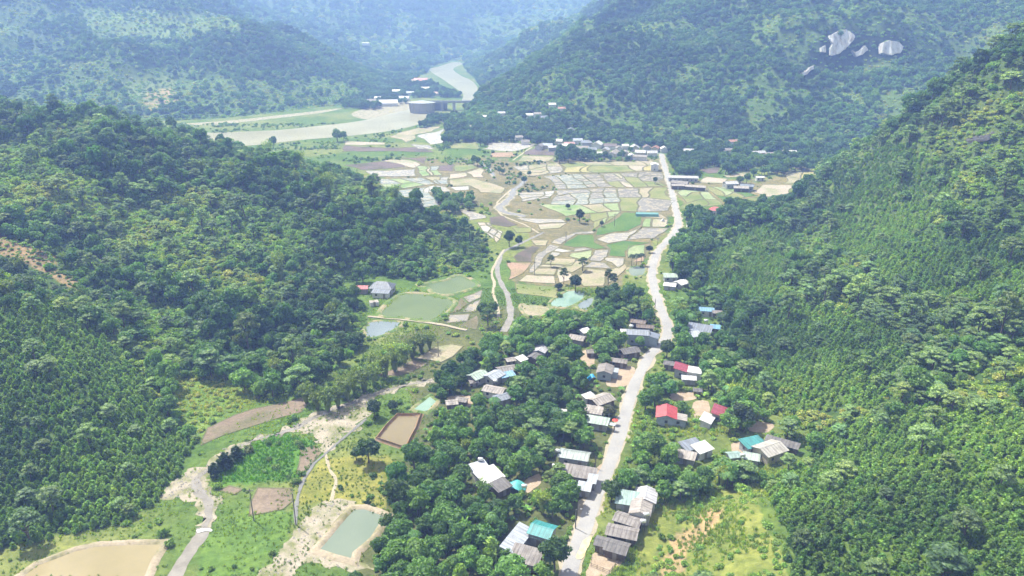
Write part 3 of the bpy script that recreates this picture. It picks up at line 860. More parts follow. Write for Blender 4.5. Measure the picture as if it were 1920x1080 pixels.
def field_grid(quad, nu, nv, palette, seed):
    """irregular mosaic of paddies inside a four-cornered patch of valley floor"""
    protect(quad)
    rnd = random.Random(seed)
    A, B, C, D = [np.array(p) for p in gpoly(quad)]
    G = {}
    us = [0] + sorted(i / nu + rnd.uniform(-.28, .28) / nu for i in range(1, nu)) + [1]
    for j in range(nv + 1):
        for i in range(nu + 1):
            s = us[i] + (rnd.uniform(-.34, .34) / nu if 0 < i < nu else 0)
            t = j / nv + (rnd.uniform(-.34, .34) / nv if 0 < j < nv else 0)
            G[i, j] = (A * (1 - s) + B * s) * (1 - t) + (D * (1 - s) + C * s) * t
    done = set()
    for j in range(nv):
        for i in range(nu):
            if (i, j) in done: continue
            k = rnd.choice(palette)
            if i + 1 < nu and rnd.random() < 0.3 and (i + 1, j) not in done:
                done.add((i + 1, j))
                P = [G[i, j], G[i + 1, j], G[i + 2, j], G[i + 2, j + 1], G[i + 1, j + 1], G[i, j + 1]]
            elif j + 1 < nv and rnd.random() < 0.15:
                done.add((i, j + 1))
                P = [G[i, j], G[i + 1, j], G[i + 1, j + 1], G[i + 1, j + 2], G[i, j + 2], G[i, j + 1]]
            else:
                P = [G[i, j], G[i + 1, j], G[i + 1, j + 1], G[i, j + 1]]
            field(P, k, world=True)
for px, kd in [
    ([(992, 512), (995, 492), (1010, 475), (1030, 458), (1050, 462), (1032, 477), (1015, 495), (1007, 512)], 'grey'),
    ([(1035, 450), (1075, 437), (1112, 435), (1115, 441), (1076, 441), (1051, 460), (1032, 456)], 'grey'),
    ([(1117, 445), (1117, 437), (1137, 425), (1155, 417), (1170, 398), (1195, 398), (1202, 420), (1182, 436), (1157, 437), (1130, 444)], 'green'),
    ([(1078, 443), (1112, 443), (1120, 455), (1145, 465), (1125, 468), (1107, 464), (1080, 464), (1054, 461)], 'green'),
    ([(1142, 459), (1175, 452), (1225, 457), (1192, 461), (1178, 470), (1177, 480), (1150, 480), (1151, 466)], 'green'),
    ([(1205, 426), (1252, 426), (1250, 435), (1235, 447), (1187, 451)], 'grey'),
    ([(1204, 425), (1186, 451), (1147, 457), (1119, 451), (1147, 440), (1183, 438)], 'pale'),
    ([(1203, 410), (1217, 410), (1220, 424), (1204, 424)], 'palegreen'), ([(1218, 410), (1250, 412), (1253, 424), (1221, 424)], 'pink'), ([(1202, 400), (1245, 402), (1250, 411), (1203, 408)], 'tan'),
    ([(1042, 466), (1077, 470), (1057, 474), (1038, 472)], 'white'), ([(1037, 473), (1056, 475), (1052, 482), (1034, 480)], 'pale'),
    ([(1072, 476), (1117, 470), (1115, 480), (1100, 490), (1067, 482)], 'palegreen'),
    ([(1079, 466), (1106, 465), (1118, 469), (1076, 473)], 'grey'),
    ([(1122, 470), (1150, 467), (1148, 480), (1127, 492), (1105, 490)], 'grey'),
    ([(1040, 483), (1082, 486), (1072, 502), (1020, 495)], 'tan'), ([(1018, 496), (1070, 503), (1050, 505), (1009, 500)], 'pink'),
    ([(1010, 503), (1050, 506), (1044, 518), (1000, 514)], 'tan'), ([(985, 515), (1043, 519), (1035, 532), (970, 527)], 'pink'),
    ([(1052, 506), (1083, 488), (1104, 492), (1087, 507), (1072, 515)], 'tan'), ([(1051, 508), (1071, 516), (1077, 525), (1040, 531)], 'pink'),
    ([(1102, 507), (1135, 510), (1132, 540), (1092, 537), (1078, 523)], 'tan'),
    ([(1108, 492), (1136, 493), (1147, 506), (1103, 505), (1090, 506)], 'grey'),
    ([(1137, 482), (1177, 483), (1180, 492), (1160, 505), (1146, 493), (1136, 488)], 'pale'),
    ([(1182, 461), (1215, 460), (1216, 475), (1194, 482), (1179, 480)], 'palegreen'), ([(1196, 482), (1216, 477), (1214, 489), (1195, 492)], 'red'),
    ([(1140, 508), (1180, 494), (1182, 502), (1160, 520), (1138, 536)], 'tan'),
    ([(965, 531), (1045, 537), (1035, 560), (967, 553)], 'olive'),
    ([(957, 480), (1000, 460), (1012, 463), (992, 491), (967, 490)], 'dark'), ([(945, 491), (992, 492), (990, 505), (960, 522), (952, 525)], 'red'),
    ([(967, 410), (1057, 410), (1057, 419), (1000, 420)], 'pale'), ([(1001, 422), (1057, 420), (1045, 430), (1010, 431)], 'pink'),
    ([(860, 394), (880, 394), (907, 406), (905, 412), (875, 415), (865, 404)], 'pale'),
    ([(910, 410), (942, 407), (975, 422), (960, 427), (925, 422)], 'dark'),
    ([(965, 429), (995, 427), (998, 437), (972, 440)], 'olive'), ([(998, 452), (1028, 450), (1024, 462), (1005, 460)], 'tan'),
    ([(900, 280), (932, 266), (1000, 270), (997, 275), (962, 284)], 'white'), ([(927, 286), (967, 285), (952, 295), (922, 294)], 'red'),
    ([(784, 256), (830, 241), (827, 269), (800, 272)], 'white'), ([(772, 270), (800, 273), (817, 280), (780, 279)], 'pale'),
    ([(645, 310), (715, 303), (770, 312), (722, 316), (685, 319)], 'dark'), ([(714, 302), (752, 299), (792, 307), (776, 315)], 'pink'),
    ([(752, 296), (797, 296), (800, 306), (780, 303)], 'dark'), ([(820, 310), (855, 307), (852, 319), (825, 319)], 'dark'), ([(690, 320), (775, 317), (780, 330), (700, 332)], 'pale'),
    ([(787, 355), (812, 348), (814, 360), (798, 361)], 'white'), ([(813, 348), (840, 350), (840, 360), (816, 360)], 'pale'),
    ([(845, 326), (875, 322), (880, 330), (845, 335)], 'pink'), ([(849, 350), (880, 350), (882, 357), (851, 357)], 'white'),
    ([(848, 336), (890, 333), (902, 337), (947, 352), (947, 362), (905, 362), (882, 349), (848, 348)], 'tan'),
    ([(876, 322), (902, 315), (915, 332), (892, 332)], 'pink'), ([(856, 310), (890, 308), (900, 314), (872, 320), (855, 319)], 'olive'),
    ([(640, 273), (722, 277), (790, 276), (815, 285), (715, 283), (640, 285)], 'dark'), ([(640, 265), (720, 268), (715, 273), (640, 272)], 'pink'),
    ([(972, 292), (1040, 292), (1030, 301), (962, 301)], 'tan'), ([(999, 278), (1042, 285), (1040, 291), (977, 289)], 'dark'),
    ([(730, 255), (780, 240), (830, 236), (785, 254), (760, 268)], 'tan'), ([(850, 268), (898, 266), (896, 280), (845, 278)], 'olive'),
    ([(1312, 342), (1327, 331), (1367, 335), (1360, 345)], 'pink'), ([(1405, 360), (1430, 346), (1495, 347), (1482, 362), (1432, 370)], 'pink'),
    ([(1362, 328), (1410, 321), (1407, 331), (1370, 333)], 'tan'), ([(1310, 317), (1345, 312), (1345, 324), (1325, 325)], 'dark'),
    ([(780, 671), (820, 648), (855, 643), (875, 648), (857, 667), (830, 677)], 'tan'), ([(700, 703), (778, 672), (806, 681), (780, 695), (747, 705)], 'brown'),
    ([(385, 832), (400, 800), (440, 776), (500, 757), (560, 744), (577, 757), (560, 775), (520, 786), (470, 801), (430, 812)], 'brown'),
    ([(480, 908), (550, 911), (550, 935), (535, 952), (480, 962), (475, 936)], 'brown'), ([(400, 921), (422, 908), (454, 911), (442, 924)], 'brown'),
    ([(553, 845), (590, 838), (598, 852), (570, 880), (550, 885)], 'brown'),
    ([(868, 555), (905, 542), (905, 556), (884, 566)], 'grey'), ([(866, 556), (883, 567), (868, 580), (850, 585)], 'brown'),
    ([(884, 568), (905, 558), (902, 582), (872, 582)], 'grey'), ([(849, 587), (890, 584), (880, 600), (838, 604)], 'grey'), ([(874, 603), (900, 588), (898, 617), (862, 612)], 'brown'),
    ([(1400, 372), (1432, 371), (1425, 378), (1395, 380)], 'olive'),
]:
    field_px(px, kd)
for i, (q, nu, nv, pal) in enumerate([
    ([(962, 313), (1045, 305), (1060, 325), (992, 330)], 3, 3, ['pale', 'pale', 'grey', 'tan']),
    ([(1048, 305), (1228, 301), (1236, 321), (1062, 325)], 6, 2, ['yellow', 'tan', 'olive', 'tan', 'pink']),
    ([(1024, 330), (1120, 327), (1150, 350), (1046, 354)], 4, 4, ['pale', 'bluish', 'grey', 'grey']),
    ([(1122, 326), (1238, 323), (1247, 350), (1152, 351)], 5, 3, ['olive', 'tan', 'pink', 'olive', 'grey']),
    ([(1042, 356), (1150, 352), (1162, 380), (1030, 385)], 4, 3, ['grey', 'bluish', 'tan', 'grey']),
    ([(1152, 353), (1247, 352), (1260, 396), (1166, 396)], 3, 2, ['olive', 'olive', 'grey', 'tan']),
    ([(978, 360), (1040, 357), (1028, 370), (972, 379)], 2, 3, ['white', 'pale', 'pink']),
    ([(1006, 384), (1160, 382), (1166, 396), (1062, 406)], 4, 1, ['tan', 'palegreen', 'pink']),
    ([(892, 419), (922, 419), (947, 437), (940, 456)], 3, 4, ['pale', 'white', 'grey', 'pink']),
    ([(697, 336), (785, 333), (815, 346), (735, 356)], 3, 2, ['bluish', 'bluish', 'palegreen']),
    ([(738, 357), (800, 352), (822, 385), (782, 392)], 2, 3, ['bluish', 'grey', 'bluish']),
    ([(780, 310), (822, 311), (828, 328), (788, 331)], 3, 2, ['pale', 'bluish', 'pink', 'palegreen']),
    ([(790, 333), (846, 331), (846, 345), (818, 346)], 3, 2, ['pale', 'tan', 'bluish']),
    ([(1274, 356), (1315, 349), (1420, 366), (1276, 392)], 3, 3, ['olive', 'palegreen', 'olive']),
    ([(1318, 349), (1372, 352), (1412, 366), (1360, 382)], 3, 2, ['palegreen', 'olive', 'green']),
    ([(1478, 322), (1532, 322), (1520, 340), (1465, 345)], 2, 2, ['pink', 'yellow', 'tan']),
    ([(1110, 402), (1166, 397), (1150, 416), (1118, 432)], 3, 2, ['palegreen', 'tan', 'olive']),
]):
    if i == 13: q = [(1274, 356), (1316, 349), (1356, 384), (1277, 393)]
    field_grid(q, nu, nv, pal, 100 + i)
# bare yards round the houses
for px, lab in [
    ([(1160, 688), (1190, 690), (1178, 722), (1140, 724), (1142, 705)], 'reddish dirt yard joining the road beside the grey gabled house'),
    ([(1090, 660), (1118, 655), (1112, 685), (1092, 686)], 'orange dirt clearing among the trees'),
    ([(1105, 1062), (1116, 1034), (1168, 1048), (1138, 1082), (1100, 1080)], 'sandy fenced yard below the dark roofed houses'),
    ([(980, 905), (1010, 888), (1014, 905), (990, 925)], 'pale dirt yard between the teal shed and the trees'),
    ([(1300, 755), (1325, 752), (1330, 775), (1302, 785)], 'dug earth patch beside the white lean-to'),
    ([(1260, 735), (1305, 738), (1300, 750), (1262, 750)], 'tan bare garden patch above the red house'),
    ([(1370, 832), (1398, 830), (1400, 848), (1378, 850)], 'grey yard beside the teal-roofed barn'),
    ([(1150, 862), (1120, 878), (1110, 900), (1132, 902)], 'concrete apron where a yard meets the road'),
    ([(1255, 640), (1240, 655), (1225, 665), (1240, 636)], 'stony roadside patch at the bend'),
    ([(840, 745), (880, 742), (885, 760), (850, 765)], 'pale yard of the small tan huts'),
    ([(1408, 790), (1450, 795), (1440, 810), (1405, 808)], 'tan bare patch at the edge of the hill scrub'),
]:
    sheet('yard', gpoly(px), MAT['dirt'], 0.05, lab, 1.5, jitter=0.8); protect(px)
# ------------------------------------------------------------------ buildings
LAND = []          # (x, y, short reference) used to say which tree stands where
FOOT = []          # footprints kept free of trees: (x, y, radius)
def building(u, v, L, W, h, ang, typ, roof, wall, label, ref=None, name='house', cat='house', group=None, detail=True, z0=None, slope=0.32, over=0.45):
    if v > 450 and name != 'platform':
        L, W, h = L * 0.93, W * 0.93, h * 0.86
    if z0 is None:
        x, y = at_plane(u, v, h + 0.4); z0 = 0.0
        zz = float(height(np.array([x]), np.array([y]))[0])
        if zz > 0.5:
            for _ in range(4):
                x, y = at_plane(u, v, zz + h + 0.4); zz = float(height(np.array([x]), np.array([y]))[0])
            z0 = zz
    elif z0 == 'hit':
        x, y, z0 = hit(u, v + 1)
    root = empty(name, (x, y, z0), R(ang))
    tag(root, label, cat, group)
    hl, hw = L / 2, W / 2
    b = -1.2 if z0 > 0.5 else -0.05
    RM, WM = ROOF[roof], WALL[wall]
    rise = hw * slope if typ in ('gable', 'hip') else W * slope * 0.55
    t = 0.08
    if typ == 'gable':
        V = [(-hl, -hw, b), (hl, -hw, b), (hl, hw, b), (-hl, hw, b), (-hl, -hw, h), (hl, -hw, h), (hl, hw, h), (-hl, hw, h), (-hl, 0, h + rise), (hl, 0, h + rise)]
        F = [(0, 1, 5, 4), (2, 3, 7, 6), (1, 2, 6, 9, 5), (3, 0, 4, 8, 7)]
        mesh_obj('wall', V, F, WM, root)
        ov = over; e = hw + ov; ez = h - ov * slope + t + 0.03; rz = h + rise + t + 0.03
        rm = MB()
        rm.slab([(-hl - ov, -e, ez), (hl + ov, -e, ez), (hl + ov, -0.02, rz), (-hl - ov, -0.02, rz)], t)
        rm.slab([(hl + ov, e, ez), (-hl - ov, e, ez), (-hl - ov, 0.02, rz), (hl + ov, 0.02, rz)], t)
        ro = rm.build('roof', RM, root)
        if detail:
            MB().slab([(-hl - ov - .03, -0.22, rz - 0.03), (hl + ov + .03, -0.22, rz - 0.03), (hl + ov + .03, 0, rz + 0.07), (-hl - ov - .03, 0, rz + 0.07)], 0.02).slab(
                [(hl + ov + .03, 0.22, rz - 0.03), (-hl - ov - .03, 0.22, rz - 0.03), (-hl - ov - .03, 0.001, rz + 0.07), (hl + ov + .03, 0.001, rz + 0.07)], 0.02).build('ridge_cap', RM, ro)
    elif typ == 'hip':
        MB().box(-hl, hl, -hw, hw, b, h).build('wall', WM, root)
        ov = over; e = hw + ov; f = hl + ov; ez = h + 0.02; rz = h + rise + 0.3; k = max(0.2, hl - hw * 0.8)
        V = [(-f, -e, ez), (f, -e, ez), (f, e, ez), (-f, e, ez), (-k, 0, rz), (k, 0, rz)]
        F = [(0, 1, 5, 4), (1, 2, 5), (2, 3, 4, 5), (3, 0, 4), (3, 2, 1, 0)]
        ro = mesh_obj('roof', V, F, RM, root)
    elif typ in ('shed', 'flat'):
        rs = rise if typ == 'shed' else 0.12
        V = [(-hl, -hw, b), (hl, -hw, b), (hl, hw, b), (-hl, hw, b), (-hl, -hw, h), (hl, -hw, h), (hl, hw, h + rs), (-hl, hw, h + rs)]
        mesh_obj('wall', V, [(0, 1, 5, 4), (2, 3, 7, 6), (1, 2, 6, 5), (3, 0, 4, 7)], WM, root)
        ov = over; sl = rs / W
        rm = MB().slab([(-hl - ov, -hw - ov, h - ov * sl + t + .02), (hl + ov, -hw - ov, h - ov * sl + t + .02), (hl + ov, hw + ov, h + rs + ov * sl + t + .02), (-hl - ov, hw + ov, h + rs + ov * sl + t + .02)], t)
        ro = rm.build('roof', RM, root)
    elif typ == 'awning':
        rs = rise
        ro = MB().slab([(-hl, -hw, h + t), (hl, -hw, h + t), (hl, hw, h + rs + t), (-hl, hw, h + rs + t)], t).build('roof', RM, root)
        for sx in (-1, 1):
            for sy in (-1, 1):
                MB().box(sx * (hl - .25) - .06, sx * (hl - .25) + .06, sy * (hw - .25) - .06, sy * (hw - .25) + .06, b, h + (rs if sy > 0 else 0) - 0.02).build('post', MAT['wood'], root)
    if detail and typ != 'awning':
        # openings: windows on the two long sides, a door on the long side facing the road, one gable window
        nwin = max(1, int(L / 2.8))
        for sy in (-1, 1):
            for i in range(nwin):
                cx = -hl + L * (i + 0.5) / nwin
                if sy < 0 and i == nwin // 2:
                    d = MB().box(cx - .5, cx + .5, sy * hw - .05, sy * hw + .05, 0.05, 2.1).build('door', MAT['frame'], root)
                    MB().box(cx + .3, cx + .36, sy * hw - .1, sy * hw - .05, 1.0, 1.12).build('handle', MAT['darkmetal'], d)
                    continue
                wn_ = MB().box(cx - .5, cx + .5, sy * hw - .045, sy * hw + .045, 1.0, 2.0).build('window', MAT['frame'], root)
                MB().box(cx - .42, cx + .42, sy * hw - .06, sy * hw + .06, 1.08, 1.92).build('pane', MAT['glass'], wn_)
        for sx in (-1, 1):
            if W > 3.4:
                wn_ = MB().box(sx * hl - .045, sx * hl + .045, -.5, .5, 1.0, 2.0).build('window', MAT['frame'], root)
                MB().box(sx * hl - .06, sx * hl + .06, -.42, .42, 1.08, 1.92).build('pane', MAT['glass'], wn_)
    # keep it open to view
    c, s = math.cos(R(ang)), math.sin(R(ang))
    pts = []
    for lx in (-hl, hl):
        for ly in (-hw, hw):
            for lz in (h * 0.55, h + 0.3):
                uu, vv, _ = to_px(x + lx * c - ly * s, y + lx * s + ly * c, z0 + lz)
                pts.append((float(uu), float(vv)))
    us = [p[0] for p in pts]; vs2 = [p[1] for p in pts]
    mu, mv = (min(us) + max(us)) / 2, (min(vs2) + max(vs2)) / 2
    kp = 0.74 if v > 450 and u > 760 else 1.05
    ru, rv = (max(us) - min(us)) / 2 * kp, (max(vs2) - min(vs2)) / 2 * kp
    protect([(mu + ru * math.cos(a), mv + rv * math.sin(a)) for a in np.linspace(0, 6.28, 14)[:-1]])
    FOOT.append((x, y, math.hypot(hl, hw) * 0.8))
    if ref: LAND.append((x, y, ref))
    return root
H = building
# lower left of the road
H(1017, 990, 5.5, 5.2, 4.2, -25, 'gable', 'teal', 'grey', 'bright teal gabled roof beside the road near the bottom', 'the bright teal roof')
H(970, 1008, 10.0, 3.6, 3.2, 62, 'shed', 'paleblue', 'grey', 'long pale blue sloping roof left of the teal roof', 'the long pale blue roof')
H(1002, 1004, 5.2, 1.6, 2.9, -22, 'awning', 'mint', 'grey', 'narrow pale mint awning in front of the teal roof', name='awning', cat='awning')
H(986, 1040, 7.0, 4.6, 2.9, -22, 'shed', 'fibro', 'wood', 'brown-grey flat roofed shed below the long pale blue roof', 'the brown flat shed roof', 'shed', 'shed')
H(917, 889, 6.4, 5.6, 3.0, 35, 'shed', 'white', 'white', 'dazzling white roof deep in the grove left of the road', 'the dazzling white roof', slope=0.2)
H(899, 874, 4.4, 3.4, 3.4, 30, 'shed', 'paleblue', 'white', 'small blue-grey roof touching the back of the dazzling white roof')
H(939, 908, 4.5, 3.6, 2.7, 40, 'shed', 'darkfibro', 'wood', 'dark grey shed roof right of the dazzling white roof', None, 'shed', 'shed')
H(1077, 850, 8.6, 4.4, 3.4, -16, 'gable', 'greygreen', 'grey', 'long grey-green gabled house with two windows left of the road', 'the long grey-green house')
H(1086, 884, 9.4, 4.2, 3.0, -16, 'shed', 'fibro', 'brick', 'long pinkish brown roof just below the grey-green house', 'the long pinkish brown roof')
H(1111, 897, 1.8, 3.0, 2.9, -16, 'shed', 'paleblue', 'grey', 'narrow light blue roof at the road end of the brown roof', None, 'shed', 'shed')
H(1096, 911, 3.2, 2.8, 2.6, -16, 'shed', 'paleblue', 'grey', 'small light blue shed roof beside the road above the bend', None, 'shed', 'shed')
# lower right of the road
H(1176, 933, 5.4, 4.6, 3.2, -14, 'shed', 'paleteal', 'grey', 'pale teal roof at the top of the row right of the road', 'the pale teal roof of the row')
H(1211, 926, 5.6, 5.4, 3.6, 74, 'gable', 'lilac', 'white', 'big pale lilac gabled house at the top of the roadside row', 'the pale lilac house')
H(1202, 949, 6.0, 5.0, 3.6, 74, 'gable', 'paletan', 'white', 'pinkish tan gabled house with pale walls in the roadside row', 'the pinkish tan house')
H(1178, 971, 6.6, 3.8, 2.8, -28, 'gable', 'fibro', 'wood', 'weathered brown gabled house, middle of the roadside row', 'the weathered brown house')
H(1167, 994, 7.4, 4.2, 2.8, -18, 'gable', 'fibro', 'wood', 'long weathered roof with a white patch in the roadside row', 'the long weathered roof')
H(1131, 1013, 3.4, 3.2, 2.7, -20, 'gable', 'darkfibro', 'wood', 'small dark grey roof nearest the road in the row', None, 'shed', 'shed')
H(1157, 1022, 5.2, 4.2, 2.8, -24, 'gable', 'darkfibro', 'wood', 'dark grey gabled house at the bottom of the roadside row', 'the dark grey gabled house')
# right, lower cluster
H(1296, 833, 6.0, 3.8, 3.2, 25, 'shed', 'slate', 'grey', 'slate blue sloping roof in the cluster above the scrub knoll', 'the slate blue sloping roof')
H(1317, 838, 5.2, 3.6, 3.0, 30, 'shed', 'white', 'white', 'white roof right of the slate blue sloping roof')
H(1287, 852, 5.0, 3.0, 2.6, -25, 'shed', 'paletan', 'grey', 'pale tan shed roof below the slate blue sloping roof', None, 'shed', 'shed')
H(1412, 828, 6.6, 4.4, 3.0, 20, 'shed', 'teal', 'grey', 'teal roofed barn at the foot of the right hill', 'the teal barn', 'barn', 'barn', slope=0.2)
H(1444, 838, 8.0, 6.4, 3.4, 28, 'gable', 'beige', 'cream', 'large beige gabled house beside the teal barn', 'the large beige house')
H(1409, 853, 4.2, 3.6, 2.6, -20, 'gable', 'mint', 'grey', 'small mint roof below the teal barn', None, 'shed', 'shed')
H(1376, 850, 3.4, 2.8, 2.6, 10, 'gable', 'paleteal', 'grey', 'tiny pale teal roof left of the teal barn', None, 'shed', 'shed')
H(1467, 828, 9.6, 2.4, 2.3, -32, 'shed', 'darkfibro', 'wood', 'long narrow dark shed right of the large beige house', 'the long narrow dark shed', 'shed', 'shed')
# right, red houses
H(1250, 771, 7.4, 6.2, 3.4, 78, 'gable', 'red', 'blue', 'bright red gabled house with blue-grey walls beside the road', 'the bright red house')
H(1272, 780, 3.6, 5.0, 2.9, 78, 'shed', 'paletan', 'blue', 'pale tan side roof right of the bright red house', None, 'shed', 'shed', slope=0.2)
H(1349, 769, 6.4, 3.8, 3.0, 66, 'shed', 'crimson', 'brick', 'magenta red roof under a big dark tree', 'the magenta red roof')
H(1327, 783, 5.4, 3.2, 2.4, 60, 'shed', 'white', 'white', 'white lean-to roof left of the magenta red roof', None, 'shed', 'shed')
H(1278, 688, 5.6, 4.6, 3.2, 72, 'shed', 'crimson', 'grey', 'crimson roof beside a white roof at the road bend', 'the crimson roof')
H(1303, 692, 5.4, 5.0, 3.2, 72, 'flat', 'white', 'white', 'white flat roof right of the crimson roof', 'the white flat roof', over=0.1)
H(1257, 679, 4.2, 3.0, 2.6, -20, 'gable', 'darkfibro', 'wood', 'small dark grey roof left of the crimson roof', None, 'shed', 'shed')
H(1292, 706, 4.6, 3.0, 2.6, -10, 'gable', 'lilac', 'grey', 'low pale grey gable in front of the white flat roof', None, 'shed', 'shed')
H(1308, 729, 2.4, 1.8, 2.2, -10, 'gable', 'darkfibro', 'wood', 'tiny grey hut alone in the garden below the crimson roof', 'the tiny grey garden hut', 'hut', 'hut')
# middle, left of the road
H(1135, 690, 6.6, 5.2, 3.4, 76, 'gable', 'fibro', 'blue', 'grey gabled house with blue-grey front beside the dirt yard', 'the grey gabled house by the dirt yard')
H(1150, 692, 3.6, 3.6, 2.9, 76, 'flat', 'paleblue', 'blue', 'pale blue flat roof joined to the grey gabled house', None, 'house', 'house', over=0.15)
H(1160, 674, 6.2, 3.0, 2.6, -18, 'gable', 'fibro', 'wood', 'tan roofed shed among trees above the dirt yard', 'the tan shed above the dirt yard', 'shed', 'shed')
H(1180, 655, 7.0, 4.6, 2.8, 20, 'gable', 'darkfibro', 'wood', 'grey roof half hidden by trees near the road bend', 'the half hidden grey roof')
H(1110, 657, 3.8, 2.6, 2.3, 0, 'gable', 'fibro', 'wood', 'small thatch coloured hut by the orange clearing', 'the small hut by the orange clearing', 'hut', 'hut')
H(1127, 746, 7.4, 5.6, 3.0, 35, 'gable', 'paletan', 'wood', 'large plain tan gabled roof left of the road', 'the large tan gable')
H(1104, 741, 3.6, 2.4, 2.6, 35, 'shed', 'white', 'white', 'small white roof at the left end of the large tan gable', None, 'shed', 'shed')
H(1113, 767, 6.4, 5.0, 3.0, -18, 'shed', 'paletan', 'white', 'pale pinkish flat roof below the large tan gable', 'the pale pinkish flat roof', over=0.1, slope=0.12)
H(1118, 787, 7.6, 3.2, 2.8, -18, 'shed', 'mint', 'grey', 'long pale mint roof pointing at the road', 'the long pale mint roof')
H(1143, 793, 4.0, 1.4, 2.5, -22, 'awning', 'paleblue', 'grey', 'thin pale blue awning between the mint roof and the road', name='awning', cat='awning')
H(1196, 621, 8.6, 5.2, 5.2, -8, 'gable', 'slate', 'blue', 'two storey slate roofed house by the road bend', 'the two storey slate house')
H(1226, 628, 4.4, 3.6, 4.2, 70, 'shed', 'slate', 'blue', 'slate lean-to at the road end of the two storey house', None, 'house', 'house')
H(1173, 619, 4.0, 3.4, 3.4, 0, 'flat', 'white', 'white', 'white flat roof left of the two storey slate house', None, 'house', 'house', over=0.1)
H(1197, 601, 6.0, 3.4, 2.8, -20, 'gable', 'brown', 'wood', 'brown roof under trees behind the two storey house', 'the brown roof behind the slate house')
H(1210, 610, 6.8, 3.0, 2.6, -10, 'gable', 'brown', 'wood', 'faded brown roof just behind the two storey slate house', None, 'shed', 'shed')
H(1082, 631, 6.4, 4.4, 2.8, -25, 'gable', 'paletan', 'brick', 'pinkish tan roof among trees above the grove', 'the pinkish tan roof among trees')
H(1098, 619, 3.8, 2.8, 2.6, 30, 'shed', 'white', 'white', 'white roof behind the pinkish tan roof among trees', None, 'shed', 'shed')
H(1014, 653, 5.2, 4.6, 3.4, 70, 'gable', 'lilac', 'blue', 'whitish gabled house alone on the left of the grove', 'the whitish gabled house')
H(1002, 665, 4.6, 3.4, 2.8, 60, 'gable', 'darkfibro', 'wood', 'dark grey roof below the whitish gabled house', None, 'shed', 'shed')
H(978, 671, 3.4, 2.8, 2.5, 40, 'shed', 'white', 'white', 'little white roof left of the dark grey roof', None, 'shed', 'shed')
H(957, 672, 3.2, 2.6, 2.3, 20, 'gable', 'paletan', 'wood', 'little tan hut at the left end of that row', 'the little tan hut', 'hut', 'hut')
H(896, 701, 6.2, 5.0, 3.0, 42, 'gable', 'mint', 'grey', 'pale green gabled roof at the left of the grove', 'the pale green gable')
H(926, 701, 6.2, 5.0, 3.2, 48, 'gable', 'paleblue', 'grey', 'pale blue gabled roof right of the pale green gable', 'the pale blue gable')
H(950, 689, 6.8, 4.2, 2.9, 20, 'gable', 'fibro', 'wood', 'grey-brown roof at the right end of the green and blue gables', None)
H(951, 701, 5.0, 2.6, 2.6, 25, 'shed', 'blue', 'grey', 'sky blue roof below the grey-brown roof', 'the sky blue roof', 'shed', 'shed')
H(927, 728, 7.2, 4.4, 2.9, -22, 'gable', 'paletan', 'white', 'tan and white gabled house left of the dark grove', 'the tan and white gable')
H(941, 742, 5.2, 4.0, 2.8, 30, 'gable', 'slate', 'grey', 'slate grey roof below the tan and white gable', 'the slate grey roof')
H(888, 713, 2.6, 2.0, 2.0, 15, 'gable', 'fibro', 'wood', 'tiny brown hut under the pale green gable', None, 'hut', 'hut')
H(847, 752, 3.6, 2.8, 2.2, 10, 'gable', 'paletan', 'wood', 'left of two small tan huts at the grove edge', 'the small tan huts', 'hut', 'hut')
H(866, 747, 3.4, 2.6, 2.2, -15, 'gable', 'fibro', 'wood', 'right of two small tan huts at the grove edge', None, 'hut', 'hut')
H(1050, 769, 4.2, 2.6, 0.3, -15, 'flat', 'white', 'white', 'low white slab among trees left of the pinkish roof', None, 'platform', 'platform', detail=False, over=0.05)
# upper right of the road
H(1257, 516, 6.4, 3.8, 3.0, 0, 'shed', 'mint', 'grey', 'pale mint roof highest of three roofs beside the upper road', 'the pale mint roof by the upper road')
H(1277, 528, 6.0, 5.2, 3.0, 40, 'gable', 'white', 'grey', 'white gabled roof by the upper road bend', 'the white gable by the upper road')
H(1256, 533, 5.4, 2.8, 2.6, -20, 'shed', 'white', 'grey', 'narrow white roof left of the white gable', None, 'shed', 'shed')
H(1325, 578, 6.2, 4.4, 3.0, -10, 'gable', 'blue', 'white', 'bright blue roof at the foot of the right hill', 'the bright blue roof')
H(1346, 583, 4.0, 3.2, 2.8, -10, 'gable', 'fibro', 'wood', 'grey-brown roof right of the bright blue roof', None, 'shed', 'shed')
H(1312, 615, 9.6, 5.6, 3.2, -24, 'shed', 'slate', 'grey', 'large slate roofed house right of the road below the blue roof', 'the large slate roof')
H(1302, 626, 5.6, 3.4, 2.8, 20, 'shed', 'paleblue', 'grey', 'pale blue roof in front of the large slate roof', None, 'shed', 'shed')
H(1341, 612, 3.6, 2.6, 2.4, -15, 'shed', 'blue', 'wood', 'small blue sheet roof right of the large slate roof', None, 'shed', 'shed')
# left farm
H(717, 535, 11.0, 7.5, 3.6, -8, 'hip', 'darkblue', 'grey', 'blue-grey hipped farmhouse above the green fish pond', 'the blue-grey farmhouse', slope=0.6)
H(714, 546, 8.0, 3.0, 2.9, -8, 'shed', 'slate', 'white', 'pale porch roof in front of the blue-grey farmhouse', None, 'porch', 'porch')
H(677, 537, 6.4, 4.6, 3.0, 0, 'gable', 'red', 'brick', 'red gabled roof left of the blue-grey farmhouse', 'the red roof by the fish pond')
H(701, 564, 4.0, 3.0, 2.0, 20, 'flat', 'paletan', 'white', 'small pale flat roof above the green fish pond', None, 'shed', 'shed', over=0.1)
